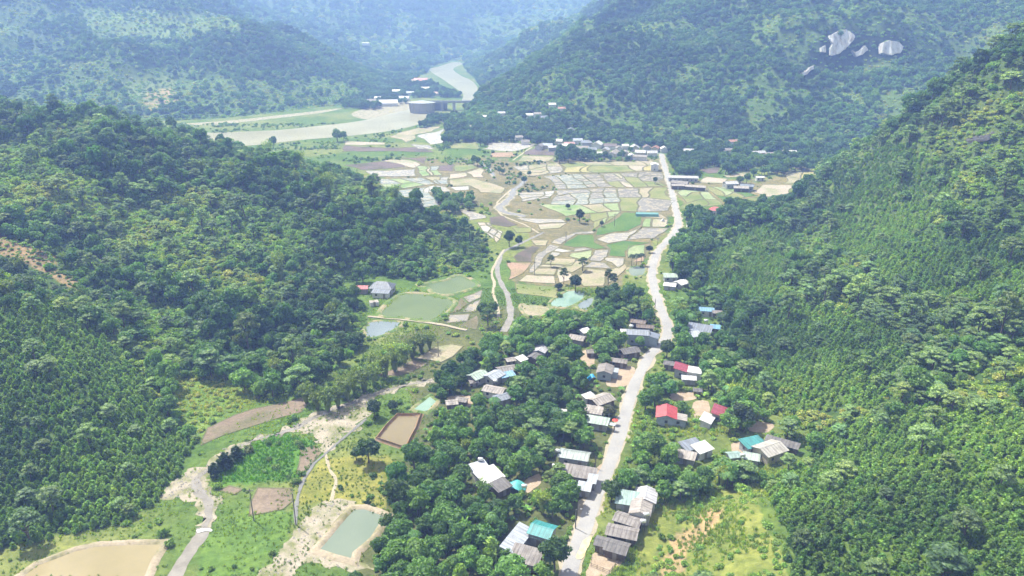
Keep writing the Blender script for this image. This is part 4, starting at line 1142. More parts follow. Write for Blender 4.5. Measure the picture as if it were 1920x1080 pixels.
# far, right of the road
H(1228, 307, 8, 6, 5.0, 80, 'gable', 'white', 'white', 'white gabled house beside the top of the road', 'the white house at the road top')
H(1281, 331, 22, 6, 3.2, -8, 'gable', 'lilac', 'grey', 'long pale roofed barn by the far road', 'the long pale barn', 'barn', 'barn')
H(1275, 341, 12, 7, 3.2, -25, 'gable', 'fibro', 'wood', 'grey gabled farmhouse below the long pale barn', 'the grey far farmhouse')
H(1271, 346, 9, 5, 2.8, -5, 'gable', 'paletan', 'wood', 'low tan roof in front of the grey far farmhouse', None, 'shed', 'shed')
H(1304, 349, 14, 3.4, 2.6, -18, 'shed', 'paletan', 'wood', 'long low shed right of the grey far farmhouse', None, 'shed', 'shed')
H(1370, 342, 9, 7, 3.6, 10, 'gable', 'lilac', 'grey', 'pale gabled house among the far dry fields', 'the pale house in the dry fields')
H(1401, 347, 9, 6, 3.4, -20, 'gable', 'slate', 'blue', 'slate blue house among the far dry fields', 'the slate house in the dry fields')
H(1390, 351, 10, 4, 2.8, -12, 'shed', 'paletan', 'wood', 'long tan shed in front of the slate house in the fields', None, 'shed', 'shed')
H(1425, 331, 6, 4, 2.8, 0, 'gable', 'white', 'white', 'little white house beside far trees on the right', None)
H(1343, 392, 8.5, 6.5, 3.4, -30, 'hip', 'red', 'white', 'faded red hipped roof among trees right of the road', 'the faded red hipped roof', slope=0.5)
H(1296, 416, 5.0, 3.6, 2.8, 0, 'gable', 'brown', 'white', 'small brown roof hidden beside the upper road bend', 'the small brown roof at the bend')
H(507, 284, 7, 5, 3.0, 0, 'gable', 'white', 'white', 'small white house between the river and the left ridge', None, detail=False)
# the far village under the mountain
FARV = [(1070, 254, 9, 8, 'slate', 'tall slate gable'), (1083, 262, 9, 6, 'paleblue', 'pale blue gable'), (1047, 263, 8, 6, 'white', 'small white roof'), (1067, 268, 10, 5, 'pink', 'pale pink roof'),
        (1100, 266, 10, 7, 'slate', 'blue-grey hipped roof'), (1120, 269, 12, 9, 'white', 'large white roof with a rusty edge'), (1145, 272, 12, 7, 'brown', 'broad brown roof'), (1151, 285, 18, 6, 'paletan', 'long grey tan roof'),
        (1127, 287, 8, 6, 'white', 'white house front'), (1190, 275, 11, 8, 'lilac', 'whitish two gable roof'), (1201, 284, 9, 6, 'lilac', 'pale roof near the road'), (1173, 285, 9, 6, 'paletan', 'tan roof'),
        (1213, 275, 9, 7, 'brown', 'dark brown roof beside the road end'), (1012, 272, 10, 6, 'fibro', 'grey roof at the left end'), (1027, 271, 9, 6, 'slate', 'slate roof next to the left end'), (1036, 275, 8, 5, 'lilac', 'low pale roof'),
        (1229, 276, 9, 6, 'rust', 'rust red roof above the road end'), (1245, 277, 8, 6, 'white', 'white roof above the road end'), (1172, 272, 6, 5, 'white', 'tiny white roof'), (1200, 292, 12, 4, 'paletan', 'long low front roof'), (1056, 272, 9, 6, 'white', 'narrow white roof'), (1092, 276, 11, 6, 'paletan', 'wide tan roof'), (1110, 279, 8, 6, 'slate', 'small slate roof'), (1136, 279, 9, 6, 'lilac', 'pale middle roof'), (1161, 276, 8, 6, 'fibro', 'grey middle roof'), (1184, 290, 9, 5, 'white', 'white front roof'), (1222, 285, 9, 6, 'lilac', 'pale roof at the road corner')]
for i, (u, v, L, W, c, d) in enumerate(FARV):
    H(u, v, L, W, 3.6, random.Random(i).choice([-15, 5, 70, 85]), 'hip' if 'hipped' in d else 'gable', c, random.Random(i * 3).choice(['white', 'grey', 'cream']), d + ' in the far village row', 'the far village row' if i in (0, 7) else None, group='houses of the far village', detail=False, slope=0.55)
for i, (u, v, c, d) in enumerate([(992, 239, 'white', 'first of the roofs from the left'), (1007, 239, 'paletan', 'second roof from the left'), (1019, 242, 'slate', 'third roof from the left'), (1035, 235, 'white', 'highest white roof'), (1052, 239, 'rust', 'rusty roof'),
                                  (972, 256, 'paletan', 'low tan roof'), (985, 264, 'fibro', 'grey roof at the edge of the fields'), (940, 232, 'lilac', 'lone pale roof'), (880, 239, 'paletan', 'lone tan roof near the river trees'), (912, 229, 'white', 'tiny white roof')]):
    H(u, v, 8, 6, 3.2, 10 * (i % 3), 'gable', c, 'white', d + ' in the trees under the mountain', None, group='roofs in the trees under the mountain', detail=False, slope=0.5)
for i, (u, v, L, c, d) in enumerate([(1290, 281, 12, 'lilac', 'pale long roof nearest the road end'), (1365, 280, 12, 'fibro', 'grey roof'), (1373, 274, 9, 'rust', 'rusty roof'), (1422, 285, 12, 'lilac', 'pale roof'), (1442, 288, 9, 'paletan', 'tan roof'), (1480, 284, 12, 'white', 'white roof farthest right')]):
    H(u, v, L, 6, 3.2, (i * 37) % 30 - 10, 'gable', c, 'white', d + ' among trees right of the far road', None, group='roofs right of the far road', detail=False, slope=0.5)
for i, (u, v, L, c, d) in enumerate([(789, 150, 26, 'red', 'large pink red roof'), (775, 151, 16, 'rust', 'orange red roof left of the large one'), (798, 165, 14, 'white', 'white roof near the river bend'), (743, 170, 14, 'white', 'white roof on the left'), (769, 173, 12, 'paleblue', 'tall pale blue roof'),
                                     (728, 192, 26, 'lilac', 'long grey roof near the sand bank'), (696, 188, 14, 'paletan', 'tan roof at the left end'), (818, 174, 12, 'rust', 'small orange roof above the dam'), (757, 183, 16, 'lilac', 'pale roof behind the dam'), (710, 183, 12, 'white', 'small white roof by the road')]):
    H(u, v, L, L * 0.55, 4.5, (i * 23) % 20 - 5, 'gable', c, 'white', d + ' of the river village', None, group='houses of the river village', detail=False, slope=0.6)
H(686, 84, 18, 12, 5, 0, 'gable', 'white', 'white', 'tiny white house alone on the farthest slope', None, detail=False, z0='hit')
H(900, 120, 14, 8, 4, 0, 'gable', 'rust', 'white', 'tiny rusty roof on the far river bank', None, detail=False, z0='hit')

# ------------------------------------------------------------------ dam and bridge on the river
def build_dam():
    x0, y0 = at_plane(792, 211)
    root = empty('dam', (x0, y0, 0)); tag(root, 'grey round concrete dam house on the river', 'dam')
    m = MB()
    n = 20; r0, r1, hh = 15.0, 17.0, 13.0
    V = []; F = []
    for i in range(n):
        a = 2 * math.pi * i / n
        V += [(r0 * math.cos(a), r0 * 0.75 * math.sin(a), -0.5), (r1 * math.cos(a), r1 * 0.75 * math.sin(a), hh)]
    for i in range(n):
        j = (i + 1) % n
        F.append((2 * i, 2 * j, 2 * j + 1, 2 * i + 1))
    F.append(tuple(2 * i + 1 for i in range(n)))
    mesh_obj('wall', V, F, MAT['concrete_light'], root)
    p = MB()
    for i in range(n):
        a = 2 * math.pi * (i + 0.5) / n
        p.tube([(r0 * 1.02 * math.cos(a), r0 * 0.77 * math.sin(a), 0), (r1 * 1.03 * math.cos(a), r1 * 0.775 * math.sin(a), hh - 0.2)], [0.5, 0.5], 4)
    p.build('rib', MAT['concrete_light'], root)
    mesh_obj('roof', [(r1 * 1.06 * math.cos(2 * math.pi * i / n), r1 * 0.8 * math.sin(2 * math.pi * i / n), hh + 0.1) for i in range(n)] + [(0, 0, hh + 3.0)], [(i, (i + 1) % n, n) for i in range(n)], ROOF['paleblue'], root)
    x1, y1 = at_plane(846, 207)
    br = empty('bridge', (x1, y1, 0)); tag(br, 'pale concrete bridge on piers beside the dam house', 'bridge')
    MB().box(-34, 46, -5, 5, 10.2, 11.4).build('deck', MAT['concrete_light'], br)
    MB().box(-34, 46, -5.3, -5.02, 11.4, 12.6).build('railing', ROOF['paleblue'], br)
    MB().box(-34, 46, 5.02, 5.3, 11.4, 12.6).build('railing', ROOF['paleblue'], br)
    for i, px in enumerate((-28, -12, 4, 20, 36)):
        MB().box(px - 1.6, px + 1.6, -4.5, 4.5, -0.5, 10.2).build('pier', MAT['concrete_light'], br)
    MB().box(-30, -6, 5.6, 13, 0, 8).build('gate_house', MAT['concrete_light'], br)
    MB().box(-31, -5, 5.4, 13.5, 8.02, 9).build('gate_house_roof', ROOF['paleblue'], br)
    # low apron between dam and bridge
    protect([(765, 184), (872, 184), (872, 214), (768, 216)])
build_dam()

# ------------------------------------------------------------------ limestone cliffs
CLIFF_Y = []
def cliff(px, label, depth=10.0, lean=0.25, mat='rock', base=None):
    us = [p[0] for p in px]; vs_ = [p[1] for p in px]
    cu, vb = sum(us) / len(us), max(vs_)
    xb, yb, zb = hit(cu, vb + 2)
    if base: xb, yb, zb = hit(*base); yb += 1.6
    CLIFF_Y.append(yb)
    yb -= 4.0 if mat == 'rock' else 0.8
    n = 34
    u0, u1, v0, v1 = min(us), max(us), min(vs_), max(vs_)
    V = []; F = []; ok = {}
    gu = np.linspace(u0, u1, n); gv = np.linspace(v0, v1, n)
    UU, VV = np.meshgrid(gu, gv)
    jj = fbm(UU * 1.0, VV * 1.0, 9, 3, 4) * 3.5
    ins = inside(UU + jj, VV + jj * .6, px)
    k = 0; top = {}
    for a in range(n):
        for b in range(n):
            x, y, z = at_dist(UU[a, b], VV[a, b], yb + (v1 - VV[a, b]) * lean)
            dy = float(fbm(np.array([x]), np.array([z * 0.35]), 7, 4, 11)[0]) * 2.2
            V.append((x, y + dy, z)); V.append((x, y + 14, z - 3))
            k += 2
    for a in range(n - 1):
        for b in range(n - 1):
            if ins[a, b] and ins[a + 1, b] and ins[a, b + 1] and ins[a + 1, b + 1]:
                i = (a * n + b) * 2
                F.append((i, i + 2 * n, i + 2 * n + 2, i + 2))
                for (da, db, p, q) in ((-1, 0, i, i + 2), (1, 0, i + 2 * n + 2, i + 2 * n), (0, -1, i + 2 * n, i), (0, 1, i + 2, i + 2 * n + 2)):
                    aa, bb = a + da, b + db
                    nb = 0 <= aa < n - 1 and 0 <= bb < n - 1 and ins[aa, bb] and ins[aa + 1, bb] and ins[aa, bb + 1] and ins[aa + 1, bb + 1]
                    if not nb: F.append((p, q, q + 1, p + 1))
    o = mesh_obj('cliff', V, F, MAT[mat], None, False)
    bm = bmesh.new(); bm.from_mesh(o.data)
    bmesh.ops.delete(bm, geom=[v for v in bm.verts if not v.link_faces], context='VERTS'); bm.to_mesh(o.data); bm.free()
    tag(o, label, 'cliff', kind='structure')
    mu_, mv_ = sum(us) / len(us), sum(vs_) / len(vs_)
    protect([(mu_ + (a - mu_) * .8, mv_ + (b - mv_) * .8) for a, b in px])
cliff([(1556, 66), (1572, 58), (1590, 55), (1604, 66), (1598, 78), (1586, 92), (1578, 100), (1558, 106), (1555, 98), (1560, 82)], 'largest white limestone cliff face on the right mountain')
cliff([(1596, 92), (1606, 98), (1622, 84), (1628, 92), (1620, 102), (1606, 107)], 'small white cliff between the two larger ones')
cliff([(1654, 78), (1668, 75), (1686, 78), (1694, 86), (1690, 100), (1672, 104), (1656, 100)], 'right white limestone cliff face on the mountain')
cliff([(1504, 136), (1528, 122), (1526, 130), (1512, 140), (1504, 142)], 'small grey cliff low on the left of the others')
cliff([(1540, 88), (1548, 84), (1549, 98), (1540, 98)], 'narrow brownish cliff sliver left of the largest white face')
# low rock outcrop of the near hill, its surrounding shadow put into dark colour
cliff([(1846, 256), (1866, 244), (1876, 248), (1866, 258), (1850, 266)], 'grey rock outcrop in painted dark shadow high on the right hill', mat='rock_shadow')

# ------------------------------------------------------------------ small things
def pole(u, vb, vt, label, arm=True, lamp=False, cat='pole', name='utility_pole'):
    x, y = at_plane(u, vb)
    _, _, z = at_dist(u, vt, y)
    z = max(4.0, z)
    root = empty(name, (x, y, 0)); tag(root, label, cat, 'utility poles' if name == 'utility_pole' else None)
    w = 0.16
    MB().tube([(0, 0, -0.3), (0, 0, z)], [w, w * 0.7], 8).build('post', MAT['concrete'], root)
    if arm:
        MB().box(-0.9, 0.9, -.06, .06, z - 0.7, z - 0.55).build('crossarm', MAT['darkmetal'], root)
        for s in (-0.8, 0, 0.8):
            MB().tube([(s, 0, z - 0.55), (s, 0, z - 0.3)], [0.05, 0.03], 6).build('insulator', MAT['concrete_light'], root)
    if lamp:
        MB().tube([(0, 0, z - 0.3), (0.7, 0, z + 0.1), (1.1, 0, z + 0.1)], [0.05, 0.04, 0.04], 6).build('lamp_arm', MAT['darkmetal'], root)
        MB().box(1.0, 1.5, -.12, .12, z + 0.03, z + 0.15).build('lamp_head', MAT['concrete_light'], root)
    return root
pole(476, 976, 916, 'tall pole with a pale crossarm in the green crops')
pole(555, 984, 926, 'dark pole standing beside the concrete channel', arm=False)
pole(1079, 991, 955, 'street light pole at the left road edge near the bottom', arm=False, lamp=True, cat='street lamp', name='street_lamp')
pole(1116, 878, 858, 'short pole beside the grey-green house', arm=False)
pole(1141, 797, 778, 'white pole beside the thin pale blue awning', arm=False)
pole(1228, 578, 560, 'dark post at the left road edge above the bend', arm=False)
pole(1132, 386, 365, 'thin pole in the middle of the upper paddies')
pole(1152, 424, 400, 'thin pole beside the largest green paddy')
pole(1061, 456, 434, 'thin pole left of the middle green paddy')
pole(1002, 516, 490, 'thin pole at the tip of the curved grey paddy')
pole(1233, 459, 447, 'thin pole beside the bend of the upper road')
pole(822, 668, 640, 'pole standing in the small tan field by the bamboo')
# drying grain on the road
x, y = at_plane(1093, 1030)
gr = sheet('drying_grain', gpoly([(1080, 1046), (1086, 1030), (1094, 1014), (1108, 1007), (1106, 1018), (1100, 1030), (1092, 1048)]), MAT['grain'], 0.19, kind=None, jitter=0.25, smooth_step=0.5)
tag(gr, 'yellow grain spread to dry on the right half of the road', 'grain')
protect([(1078, 1046), (1086, 1030), (1094, 1010), (1108, 1005), (1100, 1030), (1092, 1048)])
def tarp(u, v, w, d, h, mat, label, ang=0):
    x, y = at_plane(u, v)
    n = 9; V = []; F = []
    for j in range(n):
        for i in range(n):
            s, t = i / (n - 1) * 2 - 1, j / (n - 1) * 2 - 1
            z = h * (1 - abs(s) ** 1.6) * (1 - 0.35 * abs(t)) + 0.25 * math.sin(7 * s + 3 * t) * 0.3 + 0.12
            V.append((s * w / 2, t * d / 2, max(0.05, z)))
    for j in range(n - 1):
        for i in range(n - 1):
            F.append((j * n + i, j * n + i + 1, (j + 1) * n + i + 1, (j + 1) * n + i))
    o = mesh_obj('tarpaulin', V, F, MAT[mat], None, True)
    o.location = (x, y, 0); o.rotation_euler = (0, 0, R(ang))
    tag(o, label, 'tarpaulin')
    FOOT.append((x, y, w * 0.5))
    s = (v - 30) / 120
    protect([(u - w * s * .5, v), (u, v - h * s - 4), (u + w * s * .5, v), (u, v + d * s * .3)])
tarp(1110, 711, 3.0, 2.4, 2.0, 'bluetarp', 'crumpled bright blue tarpaulin beside the grey gabled house', 20)
tarp(967, 917, 5.4, 4.2, 2.4, 'tealtarp', 'rounded teal tarpaulin shelter in the grove', -15)
# netted nursery in the paddies
x, y = at_plane(1213, 405)
nr = empty('shade_house', (x, y, 0), R(-4)); tag(nr, 'long teal netted shelter beside the green paddy', 'greenhouse')
for i in range(6):
    xx = -7 + i * 2.8
    MB().tube([(xx, -2, 0), (xx, -1.6, 1.6), (xx, 0, 2.3), (xx, 1.6, 1.6), (xx, 2, 0)], [0.07] * 5, 5).build('hoop', MAT['darkmetal'], nr)
V = []; F = []
prof = [(-2.05, 0.05), (-1.65, 1.65), (0, 2.36), (1.65, 1.65), (2.05, 0.05)]
for k, xx in enumerate((-7.1, 7.1)):
    V += [(xx, p[0], p[1]) for p in prof]
for i in range(4): F.append((i, i + 5, i + 6, i + 1))
mesh_obj('net', V, F, MAT['net'], nr)
protect([(1195, 396), (1230, 396), (1230, 410), (1195, 410)])
# white tent on the field edge
x, y = at_plane(1243, 415)
tn = empty('tent', (x, y, 0)); tag(tn, 'small white pointed tent on the pink field by the road', 'tent')
mesh_obj('canopy', [(-1.3, -1.1, 0.05), (1.3, -1.1, 0.05), (1.3, 1.1, 0.05), (-1.3, 1.1, 0.05), (0, -0.6, 2.0), (0, 0.6, 2.0)], [(0, 1, 4), (1, 2, 5, 4), (2, 3, 5), (3, 0, 4, 5)], ROOF['white'], tn)
MB().tube([(0, -0.9, 0), (0, -0.62, 2.05)], [0.04, 0.04], 6).build('pole', MAT['wood'], tn)
# red parasol at the roadside
x, y = at_plane(1153, 797)
pr = empty('parasol', (x, y, 0)); tag(pr, 'small red parasol at the left road edge', 'parasol')
MB().tube([(0, 0, 0), (0, 0, 2.2)], [0.04, 0.03], 6).build('pole', MAT['darkmetal'], pr)
mesh_obj('canopy', [(1.0 * math.cos(2 * math.pi * i / 8), 1.0 * math.sin(2 * math.pi * i / 8), 1.75) for i in range(8)] + [(0, 0, 2.25)], [(i, (i + 1) % 8, 8) for i in range(8)], MAT['redcloth'], pr)
protect([(1148, 785), (1160, 785), (1160, 804), (1148, 804)])
# water tanks
def tank(u, v, z, label):
    x, y = at_plane(u, v, z + 0.9)
    root = empty('water_tank', (x, y, 0)); tag(root, label, 'water tank', 'steel water tanks')
    MB().tube([(-0.75, 0, z + 0.9), (-0.62, 0, z + 0.9), (0.62, 0, z + 0.9), (0.75, 0, z + 0.9)], [0.3, 0.52, 0.52, 0.3], 12).build('tank', MAT['steel'], root, True)
    for sx in (-0.5, 0.5):
        for sy in (-0.4, 0.4):
            MB().box(sx - .04, sx + .04, sy - .04, sy + .04, 0, z + 0.75).build('leg', MAT['darkmetal'], root)
    protect([(u - 4, v - 4), (u + 4, v - 4), (u + 4, v + 4), (u - 4, v + 4)])
tank(1212, 964, 2.6, 'shining steel water tank right of the weathered brown house')
tank(1206, 977, 2.2, 'steel tank behind the long weathered roof')
tank(1040, 873, 2.4, 'steel tank at the left end of the grey-green house')
tank(1045, 845, 3.0, 'steel tank above the left end of the grey-green house')
tank(983, 911, 1.8, 'steel tank right of the rounded teal tarpaulin')
tank(901, 861, 3.2, 'steel tank behind the dazzling white roof')
tank(929, 714, 2.0, 'steel tank between the pale blue gable and the tan gable')
tank(1184, 611, 4.6, 'steel tank on the two storey slate house')
tank(1393, 853, 2.4, 'steel tank below the teal barn')
tank(1324, 601, 2.6, 'steel tank between the blue roof and the slate roof')
# fence round the sandy yard
F1 = [at_plane(u, v) for u, v in [(1108, 1062), (1142, 1076), (1170, 1046)]]
fr = empty('fence', (F1[0][0], F1[0][1], 0)); tag(fr, 'dark low fence round the sandy yard', 'fence')
for (a, b) in zip(F1[:-1], F1[1:]):
    n = max(2, int(math.dist(a, b) / 1.3))
    for i in range(n + 1):
        px_ = a[0] + (b[0] - a[0]) * i / n - F1[0][0]; py_ = a[1] + (b[1] - a[1]) * i / n - F1[0][1]
        MB().box(px_ - .05, px_ + .05, py_ - .05, py_ + .05, -.1, 1.15).build('post', MAT['wood'], fr)
    for zz in (0.45, 0.9):
        A = Vector((a[0] - F1[0][0], a[1] - F1[0][1], zz)); B = Vector((b[0] - F1[0][0], b[1] - F1[0][1], zz))
        MB().tube([A, B], [0.05, 0.05], 4).build('rail', MAT['wood'], fr)

# loose stones in the stream beds
def stones():
    r_ = random.Random(3); V = []; F = []
    base = [(1, 0, 0), (0.31, 0.95, 0), (-0.81, 0.59, 0), (-0.81, -0.59, 0), (0.31, -0.95, 0), (0.1, 0, 0.75)]
    for poly, n in ((SB, 150), (SB2, 120), (SB3, 170)):
        g = gpoly(poly); xs = [a for a, b in g]; ys = [b for a, b in g]
        k = 0
        while k < n:
            x, y = r_.uniform(min(xs), max(xs)), r_.uniform(min(ys), max(ys))
            if not inside(np.array([x]), np.array([y]), g)[0]: continue
            k += 1; s = r_.uniform(0.1, 0.42) * r_.choice([0.6, 1, 1]); a = r_.uniform(0, 6.28); b = len(V)
            for (px, py, pz) in base:
                w = r_.uniform(0.75, 1.2)
                V.append((x + s * w * (px * math.cos(a) - py * math.sin(a)), y + s * w * (px * math.sin(a) + py * math.cos(a)), 0.05 + s * pz))
            F += [(b + i, b + (i + 1) % 5, b + 5) for i in range(5)]
    for pts, n, wd in ((_s2, 260, 2.6), ([np.array(p) for p in catmull(gpoly(S1b), 3)], 80, 3.0)):
        for _ in range(n):
            c = pts[r_.randrange(len(pts))]; x, y = c[0] + r_.uniform(-wd, wd), c[1] + r_.uniform(-wd, wd)
            s = r_.uniform(0.12, 0.5); a = r_.uniform(0, 6.28); b = len(V)
            for (px, py, pz) in base:
                w = r_.uniform(0.75, 1.2)
                V.append((x + s * w * (px * math.cos(a) - py * math.sin(a)), y + s * w * (px * math.sin(a) + py * math.cos(a)), 0.05 + s * pz))
            F += [(b + i, b + (i + 1) % 5, b + 5) for i in range(5)]
    tag(mesh_obj('gravel', V, F, concrete('river_stone', (0.42, 0.38, 0.33), 0.35, 0.9, 0.8)), 'loose pale stones in the stream beds and sand flats', 'gravel', kind='stuff')
stones()
# ------------------------------------------------------------------ plants: unit meshes (crown radius about 1, foot at the origin)
def quads_mesh(name, C, Nn, size, aspect, r, mat, cores=()):
    n = len(C)
    Nn = Nn / (np.linalg.norm(Nn, axis=1)[:, None] + 1e-9)
    T = r.normal(size=(n, 3)); T -= (T * Nn).sum(1)[:, None] * Nn
    T /= np.linalg.norm(T, axis=1)[:, None] + 1e-9
    B = np.cross(Nn, T)
    sz = (size * r.uniform(0.65, 1.35, n))[:, None]
    a = T * sz * aspect; b = B * sz
    bend = Nn * sz * 0.25
    V = np.stack([C - a - bend, C + b * 0.9, C + a - bend, C - b * 0.9], 1).reshape(-1, 3)
    F = [(4 * i, 4 * i + 1, 4 * i + 2, 4 * i + 3) for i in range(n)]
    V = V.tolist()
    for c, rad3 in cores:
        b0 = len(V); k = 7; m = 4
        for j in range(m + 1):
            ph = math.pi * j / m
            for i in range(k):
                th = 2 * math.pi * i / k
                w = 1 + 0.18 * r.normal()
                V.append((c[0] + rad3[0] * w * math.sin(ph) * math.cos(th), c[1] + rad3[1] * w * math.sin(ph) * math.sin(th), c[2] + rad3[2] * w * math.cos(ph)))
        for j in range(m):
            for i in range(k):
                F.append((b0 + j * k + i, b0 + (j + 1) * k + i, b0 + (j + 1) * k + (i + 1) % k, b0 + j * k + (i + 1) % k))
    me = bpy.data.meshes.new(name)
    me.from_pydata(V, [], F); me.materials.append(mat); me.update()
    return me
def lobes_mesh(name, lobes, per, leaf, seed, aspect=1.5, rnd=0.7, low=-0.55):
    r = np.random.default_rng(seed)
    Cs, Ns, cores = [], [], []
    for (c, rad3) in lobes:
        c = np.array(c); rad3 = np.array(rad3)
        d = r.normal(size=(per * 2, 3)); d /= np.linalg.norm(d, axis=1)[:, None]
        d = d[d[:, 2] > low][:per]
        sh = r.uniform(0.72, 1.08, len(d))[:, None]
        Cs.append(c + d * rad3 * sh)
        Ns.append(d / rad3 * rad3.mean() + r.normal(size=d.shape) * rnd + np.array([0, 0, 0.35]))
        cores.append((c, rad3 * 0.66))
    return quads_mesh(name, np.concatenate(Cs), np.concatenate(Ns), leaf, aspect, r, MAT['leaf'], cores)
def broad(seed, n=9, top=2.35, flat=0.75):
    r = np.random.default_rng(seed); L = []
    for i in range(n):
        a = 2 * math.pi * (i * 0.618 + r.uniform(-.1, .1)); q = math.sqrt((i + 0.4) / n) * 0.72
        z = top - 0.45 - 0.75 * q ** 2 - r.uniform(0, 0.35)
        s = r.uniform(0.30, 0.48) * (1.1 - 0.25 * q)
        L.append(((q * math.cos(a), q * math.sin(a), z), (s, s, s * flat)))
    for i in range(4):
        a = 2 * math.pi * i / 4 + r.uniform(0, 1); L.append(((0.45 * math.cos(a), 0.45 * math.sin(a), top - 1.25), (0.36, 0.36, 0.34)))
    return lobes_mesh('crown', L, 85, 0.085, seed)
def plantation(seed):
    r = np.random.default_rng(seed); L = []
    for k, (z, q, s) in enumerate([(0.7, 0.55, .5), (0.7, 0.5, .5), (0.8, .5, .5), (1.3, .28, .5), (1.35, .3, .45), (1.9, .05, .42)]):
        a = k * 2.3 + r.uniform(0, 1)
        L.append(((q * math.cos(a), q * math.sin(a), z), (s, s, s * 0.9)))
    return lobes_mesh('crown', L, 34, 0.17, seed, 1.9, 0.8)
def feathery(seed):
    r = np.random.default_rng(seed); L = []
    for i in range(12):
        a = i * 2.4; q = 0.15 + 0.65 * (i / 12) ** 0.6
        L.append(((q * math.cos(a), q * math.sin(a), 2.2 - 0.9 * (i / 12) - r.uniform(0, .2)), (0.36, 0.36, 0.11)))
    return lobes_mesh('crown', L, 60, 0.07, seed, 1.6, 0.45, -0.9)
def shrub_mesh(seed):
    r = np.random.default_rng(seed); L = []
    for i in range(5):
        a = i * 1.9 + r.uniform(0, .6); q = r.uniform(0.1, 0.6) if i else 0
        s = r.uniform(0.38, 0.6)
        L.append(((q * math.cos(a), q * math.sin(a), 0.32 + r.uniform(0, .25)), (s, s, s * 0.8)))
    return lobes_mesh('leaves', L, 40, 0.14, seed, 1.6, 0.8)
def bamboo_mesh(seed):
    r = np.random.default_rng(seed); C = []; Nn = []
    for i in range(20):
        a = 2 * math.pi * i / 20 + r.uniform(-.2, .2); out = r.uniform(0.35, 1.15); h = r.uniform(1.9, 2.9)
        for k in range(44):
            t = k / 44
            q = out * t ** 2.1; z = h * (1 - (1 - t) ** 1.7) - 0.55 * t ** 5
            if t < 0.25: continue
            w = 0.17 * math.sin(math.pi * min(1, (t - 0.15) / 0.85)) + 0.03
            C.append((q * math.cos(a) + r.normal() * w, q * math.sin(a) + r.normal() * w, z + r.normal() * w))
            Nn.append((r.normal() + 0.7 * math.cos(a), r.normal() + .7 * math.sin(a), r.normal() * .7 + 0.8))
    return quads_mesh('crown', np.array(C), np.array(Nn), 0.06, 2.4, r, MAT['leaf'], [((0, 0, 1.0), (0.3, 0.3, 0.9))])
def palm_mesh(seed):
    r = np.random.default_rng(seed); V = []; F = []
    for i in range(15):
        a = 2 * math.pi * i / 15 + r.uniform(-.15, .15); lift = r.uniform(0.0, 0.75)
        d = np.array([math.cos(a), math.sin(a), 0]); s = np.array([-math.sin(a), math.cos(a), 0])
        for k in range(11):
            t0, t1 = k / 11, (k + 0.75) / 11
            for sg in (-1, 1):
                p0 = d * t0 + np.array([0, 0, 2.5 + lift * t0 * 0.9 - (0.55 + lift) * t0 * t0])
                p1 = d * t1 + np.array([0, 0, 2.5 + lift * t1 * 0.9 - (0.55 + lift) * t1 * t1])
                w = 0.27 * math.sin(math.pi * (0.12 + 0.83 * t0))
                e = s * sg * w + d * 0.12 - np.array([0, 0, 0.12 * w / 0.2])
                b = len(V); V += [tuple(p0), tuple(p1), tuple(p1 + e), tuple(p0 + e)]; F.append((b, b + 1, b + 2, b + 3))
    me = bpy.data.meshes.new('crown'); me.from_pydata(V, [], F); me.materials.append(MAT['leaf']); me.update(); return me
def banana_mesh(seed):
    r = np.random.default_rng(seed); V = []; F = []
    for i in range(9):
        a = i * 2.4 + r.uniform(-.2, .2); L = r.uniform(.8, 1.15); lift = r.uniform(0.5, 1.3)
        d = np.array([math.cos(a), math.sin(a), 0]); s = np.array([-math.sin(a), math.cos(a), 0])
        b = len(V)
        for k in range(7):
            t = k / 6
            p = d * L * t + np.array([0, 0, 0.7 + lift * t - 1.05 * lift * t * t])
            w = 0.2 * math.sin(math.pi * (0.1 + 0.85 * t))
            V += [tuple(p - s * w), tuple(p + np.array([0, 0, -0.05])), tuple(p + s * w)]
        for k in range(6):
            for c in (0, 1):
                q = b + k * 3 + c
                F.append((q, q + 1, q + 4, q + 3))
    me = bpy.data.meshes.new('leaves'); me.from_pydata(V, [], F); me.materials.append(MAT['leaf']); me.update(); return me
def grass_mesh(seed):
    r = np.random.default_rng(seed); V = []; F = []
    for i in range(22):
        a = r.uniform(0, 6.28); q = r.uniform(0, .8); h = r.uniform(.45, 1.0); w = r.uniform(.05, .11)
        x, y = q * math.cos(a), q * math.sin(a); b2 = r.uniform(0, 6.28); lx, ly = math.cos(b2), math.sin(b2)
        b = len(V)
        V += [(x - ly * w, y + lx * w, 0), (x + ly * w, y - lx * w, 0), (x + lx * .3 + ly * w * .6, y + ly * .3 - lx * w * .6, h), (x + lx * .3 - ly * w * .6, y + ly * .3 + lx * w * .6, h)]
        F.append((b, b + 1, b + 2, b + 3))
    me = bpy.data.meshes.new('grass'); me.from_pydata(V, [], F); me.materials.append(MAT['leaf']); me.update(); return me
